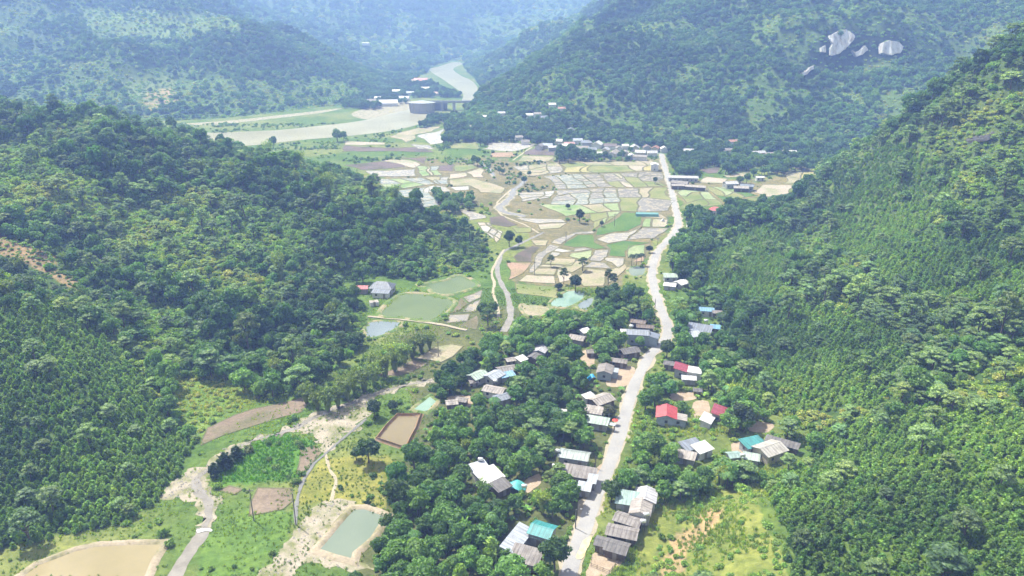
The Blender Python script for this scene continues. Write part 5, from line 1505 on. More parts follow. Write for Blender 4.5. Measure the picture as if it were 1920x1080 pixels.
def trunk_mesh(kind, seed):
    r = random.Random(seed); m = MB()
    if kind == 'palm':
        m.tube([(0, 0, -.05), (0.03, 0, 1.0), (0.0, 0.02, 2.52)], [0.075, 0.055, 0.045], 7)
    elif kind == 'banana':
        m.tube([(0, 0, -.05), (0, 0, 0.8)], [0.09, 0.06], 7)
    elif kind == 'bamboo':
        for i in range(9):
            a = i * 0.7; m.tube([(0.1 * math.cos(a), 0.1 * math.sin(a), -.05), (0.2 * math.cos(a), 0.2 * math.sin(a), 1.2), (0.45 * math.cos(a), 0.45 * math.sin(a), 2.2)], [0.018, 0.016, 0.008], 4)
    else:
        t = 1.5 if kind != 'plant' else 1.2
        m.tube([(0, 0, -0.15), (0.02, 0.01, 0.5), (0.0, 0.04, t)], [0.085, 0.06, 0.035], 7)
        for i in range(5):
            a = i * 1.3 + r.uniform(0, .5); z0 = 0.5 + 0.16 * i
            m.tube([(0.01, 0.02, z0), (0.3 * math.cos(a), 0.3 * math.sin(a), z0 + 0.3), (0.55 * math.cos(a), 0.55 * math.sin(a), z0 + 0.55)], [0.035, 0.024, 0.01], 5)
    me = bpy.data.meshes.new('trunk'); me.from_pydata(m.v, [], m.f); me.materials.append(MAT['bark']); me.update(); return me
CROWN = {'broad': [broad(1), broad(2, 7), broad(3, 11, 2.5), broad(4, 8, 2.1, 0.9)], 'plant': [plantation(11), plantation(12), plantation(13)], 'feather': [feathery(21), feathery(22)],
         'bamboo': [bamboo_mesh(31), bamboo_mesh(32)], 'palm': [palm_mesh(41)], 'banana': [banana_mesh(51)], 'shrub': [shrub_mesh(61), shrub_mesh(62), shrub_mesh(63)], 'grass': [grass_mesh(71), grass_mesh(72)]}
TRUNK = {k: [trunk_mesh(k, 5 + i) for i in range(len(CROWN[k]))] for k in CROWN if k not in ('shrub', 'grass')}
NAME = {'broad': 'broadleaf_tree', 'plant': 'young_tree', 'feather': 'feathery_tree', 'bamboo': 'bamboo_clump', 'palm': 'palm_tree', 'banana': 'banana_plant', 'shrub': 'shrub', 'grass': 'grass_tuft'}
WORD = {'broad': 'broadleaf tree', 'plant': 'young plantation tree', 'feather': 'feathery tree', 'bamboo': 'bamboo clump', 'palm': 'palm tree', 'banana': 'banana plant', 'shrub': 'shrub', 'grass': 'grass tuft'}
TINT = {'broad': (0.050, 0.096, 0.025), 'plant': (0.098, 0.158, 0.036), 'feather': (0.088, 0.128, 0.055), 'bamboo': (0.092, 0.122, 0.030), 'palm': (0.05, 0.10, 0.03), 'banana': (0.08, 0.17, 0.03), 'shrub': (0.105, 0.165, 0.036), 'grass': (0.15, 0.20, 0.05)}
LEAFNAME = {'shrub': 'leaves', 'grass': 'blades', 'banana': 'leaves'}
PROTO = {}
ORD = ['nearest', 'second nearest', 'third nearest', 'fourth nearest', 'fifth nearest', 'sixth nearest', 'seventh nearest', 'eighth nearest', 'ninth nearest', 'tenth nearest', 'eleventh nearest', 'twelfth nearest']
def plant(kind, var, x, y, z, r, hs, rot, tint, label=None, group=None):
    """one countable plant with its trunk and crown as parts"""
    root = empty(NAME[kind], (x, y, z), rot, (r, r, r * hs))
    tag(root, label, 'tree' if kind in ('broad', 'plant', 'feather', 'palm') else WORD[kind].split()[0], group)
    c = bpy.data.objects.new(LEAFNAME.get(kind, 'crown'), CROWN[kind][var]); COL.objects.link(c); c.parent = root
    c['tint'] = (float(tint[0]), float(tint[1]), float(tint[2]))
    t = None
    if kind in TRUNK:
        t = bpy.data.objects.new('trunk', TRUNK[kind][var]); COL.objects.link(t); t.parent = root
    PROTO.setdefault((kind, var), (c, t))
    return root
def tints(kind, x, y, mul=1.0, yel=0.0):
    n = len(x)
    base = np.array(TINT[kind])
    lo = fbm(np.asarray(x), np.asarray(y), 45, 4, 55) * 0.85
    b = np.clip(rng.normal(1.0, 0.16, n) + lo, 0.5, 1.5)[:, None] * mul
    hue = np.clip(rng.normal(0, 0.35, n) + lo * 1.2 + yel, -1, 1.6)[:, None]
    t = base * b * np.array([2.2, 2.25, 2.05])
    t = t * (1 + hue * np.array([0.26, 0.08, -0.08]))
    rare = rng.random(n) < 0.0
    t[rare] = t[rare] * np.array([1.9, 1.25, 1.0])
    return np.clip(t, 0.008, 0.5)

def node_group(kind):
    ng = bpy.data.node_groups.new('scatter_' + kind, 'GeometryNodeTree')
    ng.interface.new_socket('Geometry', in_out='INPUT', socket_type='NodeSocketGeometry')
    ng.interface.new_socket('Geometry', in_out='OUTPUT', socket_type='NodeSocketGeometry')
    gi = ng.nodes.new('NodeGroupInput'); go = ng.nodes.new('NodeGroupOutput')
    g2i = ng.nodes.new('GeometryNodeGeometryToInstance')
    for var in range(len(CROWN[kind])):
        c, t = PROTO[kind, var]
        src = ng.nodes.new('GeometryNodeObjectInfo'); src.transform_space = 'ORIGINAL'; src.inputs['Object'].default_value = c
        out = src.outputs['Geometry']
        if t is not None:
            s2 = ng.nodes.new('GeometryNodeObjectInfo'); s2.transform_space = 'ORIGINAL'; s2.inputs['Object'].default_value = t
            j = ng.nodes.new('GeometryNodeJoinGeometry')
            ng.links.new(out, j.inputs[0]); ng.links.new(s2.outputs['Geometry'], j.inputs[0])
            out = j.outputs[0]
        ng.links.new(out, g2i.inputs[0])
    iop = ng.nodes.new('GeometryNodeInstanceOnPoints')
    iop.inputs['Pick Instance'].default_value = True
    ng.links.new(gi.outputs[0], iop.inputs['Points']); ng.links.new(g2i.outputs[0], iop.inputs['Instance'])
    for nm, typ, sock in (('idx', 'INT', 'Instance Index'), ('rot', 'FLOAT_VECTOR', 'Rotation'), ('scl', 'FLOAT_VECTOR', 'Scale')):
        na = ng.nodes.new('GeometryNodeInputNamedAttribute'); na.data_type = typ; na.inputs[0].default_value = nm
        ng.links.new(na.outputs[0], iop.inputs[sock])
    ng.links.new(iop.outputs[0], go.inputs[0])
    return ng
GROUPS = {}
NINST = [0]
def stuff(name, label, kind, x, y, z, r, hs, tint, cat):
    n = len(x)
    if n == 0: return
    if kind not in GROUPS: GROUPS[kind] = node_group(kind)
    me = bpy.data.meshes.new(name)
    me.vertices.add(n); me.vertices.foreach_set('co', np.stack([x, y, z], -1).ravel())
    a = me.attributes.new('idx', 'INT', 'POINT'); a.data.foreach_set('value', rng.integers(0, len(CROWN[kind]), n).astype(np.int32))
    rot = np.zeros((n, 3)); rot[:, 2] = rng.uniform(0, 6.283, n); rot[:, :2] = rng.normal(0, 0.07, (n, 2))
    a = me.attributes.new('rot', 'FLOAT_VECTOR', 'POINT'); a.data.foreach_set('vector', rot.ravel().astype(np.float32))
    a = me.attributes.new('scl', 'FLOAT_VECTOR', 'POINT'); a.data.foreach_set('vector', np.stack([r, r, r * hs], -1).ravel().astype(np.float32))
    a = me.attributes.new('tint', 'FLOAT_VECTOR', 'POINT'); a.data.foreach_set('vector', tint.ravel().astype(np.float32))
    o = bpy.data.objects.new(name, me); COL.objects.link(o)
    md = o.modifiers.new('scatter', 'NODES'); md.node_group = GROUPS[kind]
    tag(o, label, cat, kind='stuff')
    NINST[0] += n
    return o

# ------------------------------------------------------------------ where plants grow
def candidates(x0, x1, y0, y1, s):
    gx, gy = np.meshgrid(np.arange(x0, x1, s), np.arange(y0, y1, s))
    gx = gx.ravel() + rng.uniform(-.42, .42, gx.size) * s; gy = gy.ravel() + rng.uniform(-.42, .42, gy.size) * s
    return gx, gy
def in_view(x, y, z, mu=260, mv=200):
    u, v, d = to_px(x, y, z)
    return (u > -mu) & (u < 1920 + mu) & (v > -mv - 100) & (v < 1080 + mv) & (d > 5)
def clear_view(x, y, z, r, hs_h):
    """True where the plant would not hide a thing the photograph shows"""
    bad = np.zeros(len(x), bool)
    for du, f in ((0, 0.05), (0, 0.35), (0, 0.65), (0, 0.92), (-0.75, 0.6), (0.75, 0.6), (-.5, .3), (.5, .3)):
        u, v, _ = to_px(x + du * r, y, z + f * hs_h)
        bad |= protected(u, v)
    return ~bad
def off_feet(x, y, r):
    ok = np.ones(len(x), bool)
    for fx, fy, fr in FOOT:
        ok &= (x - fx) ** 2 + (y - fy) ** 2 > (fr + 0.5 * r) ** 2
    return ok
def off_road(x, y, m):
    d = dist_poly(x, y, [tuple(p) for p in road_ctr[::2]], False)
    return d > m
def poly_any(u, v, polys):
    r = np.zeros(len(u), bool)
    for p in polys: r |= inside(u, v, p)
    return r

SOLO = []   # plants big enough in the picture to stand as things: (kind, x, y, z, r, hs, tint)
REST = {}   # zone name -> kind -> rows
def take(zone_name, kind, x, y, z, r, hs, tint):
    REST.setdefault((zone_name, kind), []).append(np.column_stack([x, y, z, r, hs, tint]))

GROVES = [  # dense trees on the valley floor, as crowns appear over the photograph
    [(838, 780), (800, 745), (812, 690), (880, 650), (960, 610), (1000, 565), (1050, 580), (1110, 585), (1215, 560), (1240, 600), (1228, 655), (1180, 720), (1165, 770), (1128, 880), (1098, 960), (1060, 1090), (640, 1095), (690, 1040), (735, 960), (748, 870), (790, 800)],
    [(1170, 850), (1200, 815), (1290, 830), (1380, 850), (1440, 875), (1330, 900), (1245, 935), (1200, 905), (1150, 905)],
    [(1255, 590), (1300, 540), (1400, 560), (1400, 680), (1330, 720), (1330, 650), (1260, 665), (1240, 640)],
    [(1230, 640), (1340, 660), (1420, 760), (1500, 800), (1480, 830), (1390, 810), (1290, 760), (1230, 740), (1205, 760), (1205, 700)],
]
SCRUB = [[(1175, 800), (1215, 690), (1340, 690), (1400, 790), (1390, 830), (1200, 830)], [(690, 930), (720, 880), (745, 890), (740, 960)], [(600, 690), (800, 640), (850, 690), (700, 740)]]
BELTS = [[(838, 228), (880, 220), (1000, 225), (1060, 235), (1240, 258), (1240, 290), (1150, 300), (1050, 298), (1015, 272), (830, 262)], [(1245, 262), (1560, 276), (1560, 305), (1445, 312), (1390, 305), (1300, 312), (1250, 300)],
         [(1258, 300), (1300, 305), (1320, 312), (1300, 330), (1262, 322)], [(1345, 296), (1400, 300), (1410, 316), (1360, 318)], [(1440, 300), (1580, 300), (1560, 318), (1440, 322)],
         [(690, 165), (790, 140), (830, 165), (870, 178), (866, 186), (760, 190), (700, 200), (640, 196)], [(815, 195), (870, 190), (870, 228), (838, 232)], [(1275, 372), (1320, 362), (1345, 380), (1420, 365), (1440, 400), (1290, 425)],
         [(765, 228), (830, 205), (835, 222), (790, 238)], [(812, 362), (848, 368), (884, 366), (884, 382), (850, 396), (815, 380)], [(660, 500), (700, 520), (670, 575), (655, 560)],
         [(1105, 545), (1212, 545), (1225, 600), (1110, 605)], [(1255, 440), (1300, 420), (1330, 460), (1320, 520), (1260, 500)], [(1365, 325), (1410, 334), (1425, 345), (1405, 342), (1375, 338)], [(1390, 318), (1440, 318), (1440, 332), (1392, 330)]]
x, y = candidates(-170, 170, 118, 480, 4.1)
z = height(x, y); r = rng.uniform(1.9, 3.7, len(x)); hs = rng.uniform(0.85, 1.25, len(x))
u, v, _ = to_px(x, y, z + r * 1.5)
k = poly_any(u, v, GROVES) & (z < 6)
x, y, z, r, hs = x[k], y[k], z[k], r[k], hs[k]
k = clear_view(x, y, z, r, 2.3 * r * hs) & off_feet(x, y, r) & off_road(x, y, 2.5 + 0.6 * r)
x, y, z, r, hs = x[k], y[k], z[k], r[k], hs[k]
pk = rng.random(len(x))
kinds = np.where(pk < 0.80, 'broad', np.where(pk < 0.88, 'feather', np.where(pk < 0.93, 'plant', np.where(pk < 0.965, 'palm', 'bamboo'))))
for kd in set(kinds):
    m = kinds == kd
    rr = r[m] * {'broad': 1.0, 'feather': 1.05, 'plant': 0.75, 'palm': 0.85, 'bamboo': 0.9}[kd]
    T = tints(kd, x[m], y[m], 1.12)
    for i in range(m.sum()): SOLO.append((kd, x[m][i], y[m][i], z[m][i], rr[i], hs[m][i], T[i]))
# understorey of the groves and gardens
x, y = candidates(-170, 190, 118, 420, 2.6)
z = height(x, y); r = rng.uniform(0.6, 1.4, len(x)); hs = rng.uniform(0.7, 1.3, len(x))
u, v, _ = to_px(x, y, z + r * .6)
k = (poly_any(u, v, GROVES + SCRUB) & (z < 8)) & (rng.random(len(x)) < 0.75)
x, y, z, r, hs = x[k], y[k], z[k], r[k], hs[k]
k = clear_view(x, y, z, r, 1.1 * r) & off_feet(x, y, r) & off_road(x, y, 2.6 + 0.5 * r)
x, y, z, r, hs = x[k], y[k], z[k], r[k], hs[k]
bn = rng.random(len(x)) < 0.10
take('gardens', 'shrub', x[~bn], y[~bn], z[~bn], r[~bn], hs[~bn], tints('shrub', x[~bn], y[~bn], 0.95))
take('gardens', 'banana', x[bn], y[bn], z[bn], r[bn] * 1.3, hs[bn], tints('banana', x[bn], y[bn]))
# belts and copses
x, y = candidates(-420, 560, 300, 1500, 5.5)
z = height(x, y); r = rng.uniform(2.4, 4.4, len(x)) ; hs = rng.uniform(0.9, 1.3, len(x))
u, v, _ = to_px(x, y, z + r * 1.2)
k = poly_any(u, v, BELTS)
k &= clear_view(x, y, z, r * 0.6, 1.6 * r) & off_feet(x, y, r * .6) & off_road(x, y, 3 + 0.5 * r)
x, y, z, r, hs = x[k], y[k], z[k], r[k], hs[k]
T = tints('broad', x, y, 0.9)
for i in range(len(x)): SOLO.append(('broad', x[i], y[i], z[i], r[i], hs[i], T[i]))

# the hills
def hill(zone_name, xa, xb, ya, yb, s, f_kind, rad, label_view=True, mul=1.0):
    x, y = candidates(xa, xb, ya, yb, s)
    ins = inside(x, y, FLOOR) | (dist_poly(x, y, FLOOR) < 2.0)
    x, y = x[~ins], y[~ins]
    z = height(x, y)
    k = in_view(x, y, z)
    x, y, z = x[k], y[k], z[k]
    r = rng.uniform(rad[0], rad[1], len(x)); hs = rng.uniform(0.8, 1.25, len(x))
    u, v, _ = to_px(x, y, z + 1.4 * r)
    kd = f_kind(u, v, x, y)
    return x, y, z - 0.25, r, hs, u, v, kd
PLANT_AREA = [[(1340, 690), (1330, 660), (1420, 590), (1500, 560), (1600, 580), (1720, 640), (1650, 760), (1440, 770)], [(1430, 905), (1560, 800), (1700, 760), (1960, 770), (1990, 1200), (1470, 1200), (1480, 1000)],
              [(-50, 560), (120, 560), (250, 680), (320, 780), (390, 830), (330, 930), (200, 1000), (0, 1050), (-100, 1050)], [(1300, 480), (1420, 420), (1500, 430), (1450, 560), (1330, 560)], [(1560, 330), (1680, 260), (1800, 330), (1700, 480), (1560, 470)], [(1620, 440), (1960, 420), (1960, 560), (1660, 560)]]
LIGHT_AREA = [[(-60, 265), (90, 285), (160, 340), (280, 390), (400, 430), (330, 475), (230, 460), (120, 400), (-60, 395)], [(350, 340), (560, 400), (610, 480), (480, 480), (360, 420)], [(-60, 580), (60, 610), (160, 700), (60, 700), (-60, 660)],
              [(1560, 420), (1640, 330), (1760, 250), (1960, 120), (1960, 300), (1760, 400), (1640, 430)], [(1640, 480), (1800, 430), (1930, 400), (1930, 450), (1700, 520)], [(1440, 705), (1560, 690), (1720, 740), (1640, 800), (1500, 800)], [(200, 540), (330, 560), (420, 640), (330, 680)]]
OPEN_AREA = [p for i, (p, c) in enumerate(PAINT[:5]) if i not in (1, 2)] + [[(1300, 560), (1345, 520), (1330, 600)]]
FEATHER_AREA = [[(1530, 330), (1960, 80), (1960, 420), (1700, 430), (1540, 440)], [(1450, 500), (1960, 480), (1960, 720), (1640, 680)]]
def near_kind(u, v, x, y):
    q = fbm(x, y, 26, 3, 31)
    p = rng.random(len(u))
    kd = np.where(q + (p - .5) * 0.35 > -0.02, 'broad', 'shrub')
    kd = np.where((p < 0.13), 'feather', kd)
    f = poly_any(u, v, FEATHER_AREA)
    kd = np.where(f & (p < 0.42), 'feather', kd)
    kd = np.where(f & (p > 0.72), 'shrub', kd)
    kd = np.where((p > 0.97) & (x < 0), 'bamboo', kd)
    lt = poly_any(u + q * 60, v + q * 60, LIGHT_AREA)
    kd = np.where(lt & (p > 0.16), 'shrub', kd)
    pl = poly_any(u, v, PLANT_AREA)
    kd = np.where(pl & (p > 0.05), 'none', kd)
    op = poly_any(u, v, OPEN_AREA)
    kd = np.where(op, np.where(p < 0.05, 'shrub', 'none'), kd)
    return kd
for zn, xa, xb, ya, yb in (('left hill', -520, 30, 110, 640), ('right hill', 20, 560, 80, 600)):
    # big trees
    x, y, z, r, hs, u, v, kd = hill(zn, xa, xb, ya, yb, 3.3, near_kind, (1.5, 3.2))
    pe = rng.random(len(r)); r = r * np.where(pe < 0.12, 1.55, np.where(pe > 0.7, 0.7, 1.0)); hs = hs * np.where(pe < 0.05, 1.25, 1.0)
    ok = ((z > 10) & (v < 470)) | (clear_view(x, y, z, r, 2.2 * r) & off_feet(x, y, r))
    ok &= off_road(x, y, 3.5 + r * .6)
    for kk in ('broad', 'feather', 'bamboo', 'shrub'):
        m = (kd == kk) & ok
        mul = 1.12 if zn == 'left hill' else 1.1
        T = tints(kk, x[m], y[m], mul * (1.0 if kk != 'shrub' else 1.15))
        rr = r[m] * (0.62 if kk == 'shrub' else 1.0)
        if kk in ('broad', 'feather', 'bamboo'):
            for i, q in enumerate(np.flatnonzero(m)): SOLO.append((kk, x[q], y[q], z[q], rr[i], hs[q], T[i]))
        else:
            take(zn, kk, x[m], y[m], z[m], rr, hs[m], T)
    # plantations
    x, y, z, r, hs, u, v, kd = hill(zn, xa, xb, ya, yb, 1.85, lambda u, v, x, y: np.where(poly_any(u, v, PLANT_AREA), 'plant', 'none'), (0.75, 1.25))
    m = (kd == 'plant') & ((z > 8) | clear_view(x, y, z, r, 2.2 * r)) & off_feet(x, y, r)
    take(zn, 'plant', x[m], y[m], z[m], r[m], hs[m], tints('plant', x[m], y[m], 1.0, -0.05))
    # scrub between the trees
    x, y, z, r, hs, u, v, kd = hill(zn, xa, xb, ya, yb, 2.2, lambda u, v, x, y: np.where(poly_any(u, v, PLANT_AREA), 'none', np.where(poly_any(u, v, OPEN_AREA), np.where(fbm(x, y, 8, 3, 91) > -0.22, 'shrub', 'none'), np.where(rng.random(len(u)) < 0.88, 'shrub', 'none'))), (0.45, 1.5))
    op = poly_any(u, v, OPEN_AREA)
    lt = poly_any(u, v, LIGHT_AREA)
    r = np.where(op, r * 0.85, np.where(lt, r * 1.15 + 0.3, r))
    m = (kd == 'shrub') & ((z > 8) | clear_view(x, y, z, r, 1.2 * r)) & off_feet(x, y, r)
    take(zn, 'shrub', x[m], y[m], z[m] + 0.15, r[m], hs[m] * 0.9, tints('shrub', x[m], y[m], np.where(op[m], 1.25, np.where(lt[m], 1.3, 0.95))[:, None], 0.2))
# hedges and bushes on the valley floor
x, y = candidates(-420, 420, 130, 900, 3.4)
z = height(x, y); k = (z < 0.5) & in_view(x, y, z, 60, 40) & (rng.random(len(x)) < np.where(fbm(x, y, 22, 3, 13) > 0.10, 0.5, 0.05))
x, y, z = x[k], y[k], z[k]; r = rng.uniform(0.4, 1.3, len(x)) * (1 + y / 900); hs = rng.uniform(.7, 1.3, len(x))
k = clear_view(x, y, z, r, r) & off_feet(x, y, r) & off_road(x, y, 3.0 + r)
take('valley floor', 'shrub', x[k], y[k], z[k], r[k], hs[k], tints('shrub', x[k], y[k], 0.95))
# mountains
FAR_LIGHT = [[(-50, 10), (60, 15), (80, 70), (-50, 90)], [(150, 15), (430, 15), (445, 50), (300, 72), (160, 66)], [(95, 105), (190, 108), (170, 135), (100, 130)], [(235, 130), (330, 125), (335, 185), (280, 205), (240, 180)], [(300, 150), (400, 120), (420, 150), (330, 185)], [(560, 130), (650, 150), (700, 175), (600, 170)],
             [(1620, 165), (1720, 150), (1730, 230), (1640, 240)], [(1390, 190), (1450, 160), (1465, 200), (1400, 240)], [(1260, 130), (1330, 120), (1330, 150), (1270, 160)], [(640, 60), (760, 50), (800, 90), (700, 100)], [(860, 30), (1100, 5), (1080, 40), (900, 70)]]
def mount_kind(u, v, x, y):
    q = fbm(x, y, 90, 3, 8); p = rng.random(len(u))
    jl = fbm(x, y, 40, 3, 71) * 50
    fl_ = poly_any(u + jl, v + jl * .4, FAR_LIGHT)
    kd = np.where((q > 0.14) & (p < 0.75), 'shrub', np.where(p < 0.12, 'feather', 'broad'))
    return np.where(fl_, np.where(p < 0.72, 'shrub', np.where(p < 0.78, 'broad', 'none')), kd)
for zn, xa, xb, ya, yb, s, rad in (('right mountain', -85, 1300, 590, 1500, 5.0, (1.8, 4.4)), ('left mountain', -1250, -60, 640, 1750, 6.2, (2.2, 4.9)), ('far ridge', -150, 620, 1480, 2000, 9.0, (4, 7)), ('far slopes', -1900, 900, 1700, 3300, 15.0, (5, 11))):
    x, y, z, r, hs, u, v, kd = hill(zn, xa, xb, ya, yb, s, mount_kind, rad)
    k = in_view(x, y, z, 120, 60) & ~protected(u, v)
    if zn != 'far slopes': k &= off_feet(x, y, r)
    for kk in ('broad', 'feather', 'shrub'):
        m = (kd == kk) & k
        rr = r[m] * (0.8 if kk == 'shrub' else 1.0)
        take(zn, kk, x[m], y[m], z[m] - 0.4 * rr, rr, hs[m], tints(kk, x[m], y[m], 1.3 if kk == 'shrub' else 1.15))
# grass and crops on the open floor and meadows
x, y = candidates(-160, 130, 125, 330, 0.95)
z = height(x, y); u, v, _ = to_px(x, y, z)
k = (((z < 0.3) & ~poly_any(u, v, GROVES)) | poly_any(u, v, OPEN_AREA)) & in_view(x, y, z, 30, 30) & ~protected(u, v, HARD) & off_road(x, y, 2.6)
x, y, z, u, v = x[k], y[k], z[k], u[k], v[k]
crop = inside(u, v, PAINT[6][0]); yl = inside(u, v, PAINT[5][0])
dens = np.where(crop, 1.0, np.where(yl, 0.35, np.clip(0.5 + fbm(x, y, 12, 3, 19) * 1.3, 0, 1)))
soft = protected(u, v)
dens = np.where(soft, np.clip(0.12 + fbm(x, y, 5, 3, 119) * 0.9, 0, 0.6), dens)
k = rng.random(len(x)) < dens
x, y, z, crop, yl = x[k], y[k], z[k], crop[k], yl[k]
r = np.where(crop, rng.uniform(.5, .8, len(x)), rng.uniform(0.3, 0.65, len(x)) * np.where(x > 20, 1.7, 1.0))
T = tints('grass', x, y, 0.9); T[crop] = T[crop] * np.array([0.55, 0.9, 0.6])
take('valley floor', 'grass', x, y, z, r, rng.uniform(.6, 1.3, len(x)), T)

# ------------------------------------------------------------------ single notable plants
def at_base(kind, u, v, r, hs, label, mul=1.0, tint=None, var=None, group=None):
    x, y = at_plane(u, v)
    z = float(height(np.array([x]), np.array([y]))[0])
    if z > 0.5: x, y, z = hit(u, v)
    t = tint if tint is not None else tints(kind, np.array([x]), np.array([y]), mul)[0]
    var = random.randrange(len(CROWN[kind])) if var is None else var
    return plant(kind, var, x, y, z - 0.05, r, hs, random.uniform(0, 6.28), t, label, group)
at_base('broad', 692, 868, 3.6, 1.05, 'big round green tree alone beside the brown pond', tint=(0.06, 0.125, 0.03), var=0)
at_base('broad', 668, 862, 1.9, 1.0, 'smaller tree leaning on the left of the big round meadow tree', tint=(0.075, 0.14, 0.035), var=1)
at_base('broad', 702, 783, 2.7, 1.0, 'dark round tree at the head of the irrigation channel', tint=(0.045, 0.09, 0.03), var=2)
at_base('broad', 737, 770, 1.9, 1.0, 'small tree just above the muddy brown pond', tint=(0.05, 0.10, 0.03), var=3)
at_base('shrub', 690, 945, 1.0, 1.3, 'lone dark bush on the yellow meadow', tint=(0.035, 0.075, 0.025), var=0)
at_base('plant', 403, 895, 2.0, 1.0, 'dark bush at the lower end of the streamside thicket', tint=(0.045, 0.08, 0.035), var=0)
at_base('plant', 423, 880, 2.4, 1.0, 'largest grey-green bush in the streamside thicket', tint=(0.055, 0.09, 0.05), var=1)
at_base('plant', 445, 862, 2.2, 0.9, 'upper grey-green bush in the streamside thicket', tint=(0.06, 0.10, 0.045), var=2)
at_base('shrub', 468, 848, 2.0, 1.0, 'yellowish bush at the top of the streamside thicket', tint=(0.14, 0.17, 0.04), var=1)
at_base('feather', 915, 612, 3.3, 1.2, 'bright green tree beside the lower path and stream', tint=(0.10, 0.18, 0.04), var=0)
at_base('broad', 905, 596, 2.8, 1.2, 'left bright green tree of the clump by the stream', tint=(0.085, 0.16, 0.035), var=1)
at_base('broad', 925, 590, 2.6, 1.1, 'right bright green tree of the clump by the stream', tint=(0.09, 0.165, 0.035), var=0)
at_base('feather', 1033, 500, 2.2, 1.3, 'slim pale tree standing between the paddies', tint=(0.09, 0.14, 0.05), var=1)
at_base('feather', 1092, 508, 2.8, 1.2, 'flat crowned pale tree in the middle of the tan paddies', tint=(0.11, 0.16, 0.06), var=0)
at_base('feather', 1057, 533, 2.2, 1.7, 'tall thin tree rising over the tan paddies', tint=(0.08, 0.13, 0.045), var=1)
at_base('broad', 1079, 547, 3.2, 1.1, 'dark round tree at the lower edge of the tan paddies', tint=(0.04, 0.085, 0.03), var=2)
at_base('broad', 1047, 543, 2.2, 0.8, 'small dark tree left of the round paddy tree', tint=(0.04, 0.08, 0.03), var=3)
at_base('feather', 1140, 540, 2.2, 2.0, 'tall sparse tree right of the tan paddies', tint=(0.09, 0.13, 0.05), var=0)
at_base('feather', 1150, 544, 2.0, 1.9, 'second tall sparse tree right of the tan paddies', tint=(0.09, 0.13, 0.05), var=1)
for i, (u_, v_) in enumerate([(1184, 500), (1193, 499), (1202, 498)]):
    at_base('palm', u_, v_, 2.0, 1.3, ['left', 'middle', 'right'][i] + ' palm of the three beside the dark roadside pond', tint=(0.035, 0.075, 0.025), var=0, group='palms by the dark roadside pond')
at_base('broad', 1217, 474, 2.0, 1.0, 'small dark tree between the paddies and the road bend', tint=(0.035, 0.075, 0.025), var=0)
at_base('broad', 1087, 418, 2.8, 1.5, 'dark upright tree in the upper stream fields', tint=(0.04, 0.08, 0.03), var=1)
at_base('broad', 1128, 425, 1.6, 1.0, 'small round tree at the bend of the upper ditch', tint=(0.04, 0.085, 0.03), var=2)
at_base('broad', 1065, 392, 1.8, 1.1, 'small dark tree on the upper stream bank', tint=(0.04, 0.08, 0.03), var=3)
for i, (u_, v_, r_) in enumerate([(955, 463, 3.4), (973, 463, 2.6), (983, 345, 2.4), (937, 326, 2.2), (943, 328, 2.0), (975, 332, 2.0), (992, 330, 2.0), (633, 266, 6.0), (645, 264, 4.0), (513, 277, 4.5), (896, 312, 3.0), (1228, 345, 2.0), (889, 310, 3.2)]):
    at_base('broad', u_, v_, r_, 1.2, ['dark tall tree at the stream bend below the spur', 'second dark tree at the stream bend below the spur', 'small tree where the upper stream narrows', 'left small tree by the upper stream head', 'right small tree by the upper stream head',
            'left tree of the short row by the dark field', 'right tree of the short row by the dark field', 'big round tree alone near the brown river', 'smaller tree right of the big riverside tree', 'lone tree near the white riverside house',
            'round tree above the upper stream', 'small tree beside the middle of the road', 'left round tree above the upper stream'][i], 0.85)
at_base('broad', 1146, 942, 3.0, 1.05, 'tree leaning over the right road edge above the roadside row', tint=(0.085, 0.15, 0.045), var=0)
at_base('broad', 1166, 918, 2.6, 1.0, 'rounded tree behind the pale teal roof of the row', tint=(0.09, 0.155, 0.045), var=3)
at_base('broad', 1250, 672, 3.2, 1.0, 'wide tree overhanging the stony road bend', tint=(0.085, 0.14, 0.05), var=2)
at_base('broad', 1040, 1072, 3.6, 1.1, 'large leafy tree at the road edge below the bright teal roof', tint=(0.08, 0.15, 0.045), var=2)
at_base('broad', 1052, 932, 3.4, 1.0, 'green tree covering the left end of the long pinkish roof', tint=(0.10, 0.18, 0.045), var=0)
at_base('broad', 1387, 806, 4.2, 1.0, 'big dark grey-green tree beside the magenta red roof', tint=(0.065, 0.10, 0.05), var=1)
at_base('broad', 1141, 782, 2.6, 0.8, 'olive brown round tree between the tan roofs and the road', tint=(0.12, 0.13, 0.06), var=3)
# bamboo row beside the lower stream
BB = [(575, 757, 3.6), (596, 768, 3.4), (616, 772, 4.0), (634, 764, 3.8), (652, 752, 4.1), (664, 735, 3.8), (684, 735, 4.2), (702, 722, 4.0), (722, 708, 4.4), (740, 696, 4.0), (758, 684, 4.3), (774, 672, 4.1), (790, 662, 3.7), (806, 655, 3.2), (642, 742, 3.4), (700, 700, 3.6), (735, 678, 3.6)]
for i, (u_, v_, r_) in enumerate(BB):
    at_base('bamboo', u_, v_, r_, 0.8, ['lowest', 'second', 'third', 'fourth', 'fifth', 'sixth', 'seventh', 'eighth', 'ninth', 'tenth', 'eleventh', 'twelfth', 'thirteenth', 'topmost', 'back left', 'back middle', 'back right'][i] + ' bamboo clump, counted uphill, of the yellowish row above the lower stream', 1.0 + 0.15 * math.sin(i * 2.1), group='bamboo row above the lower stream')

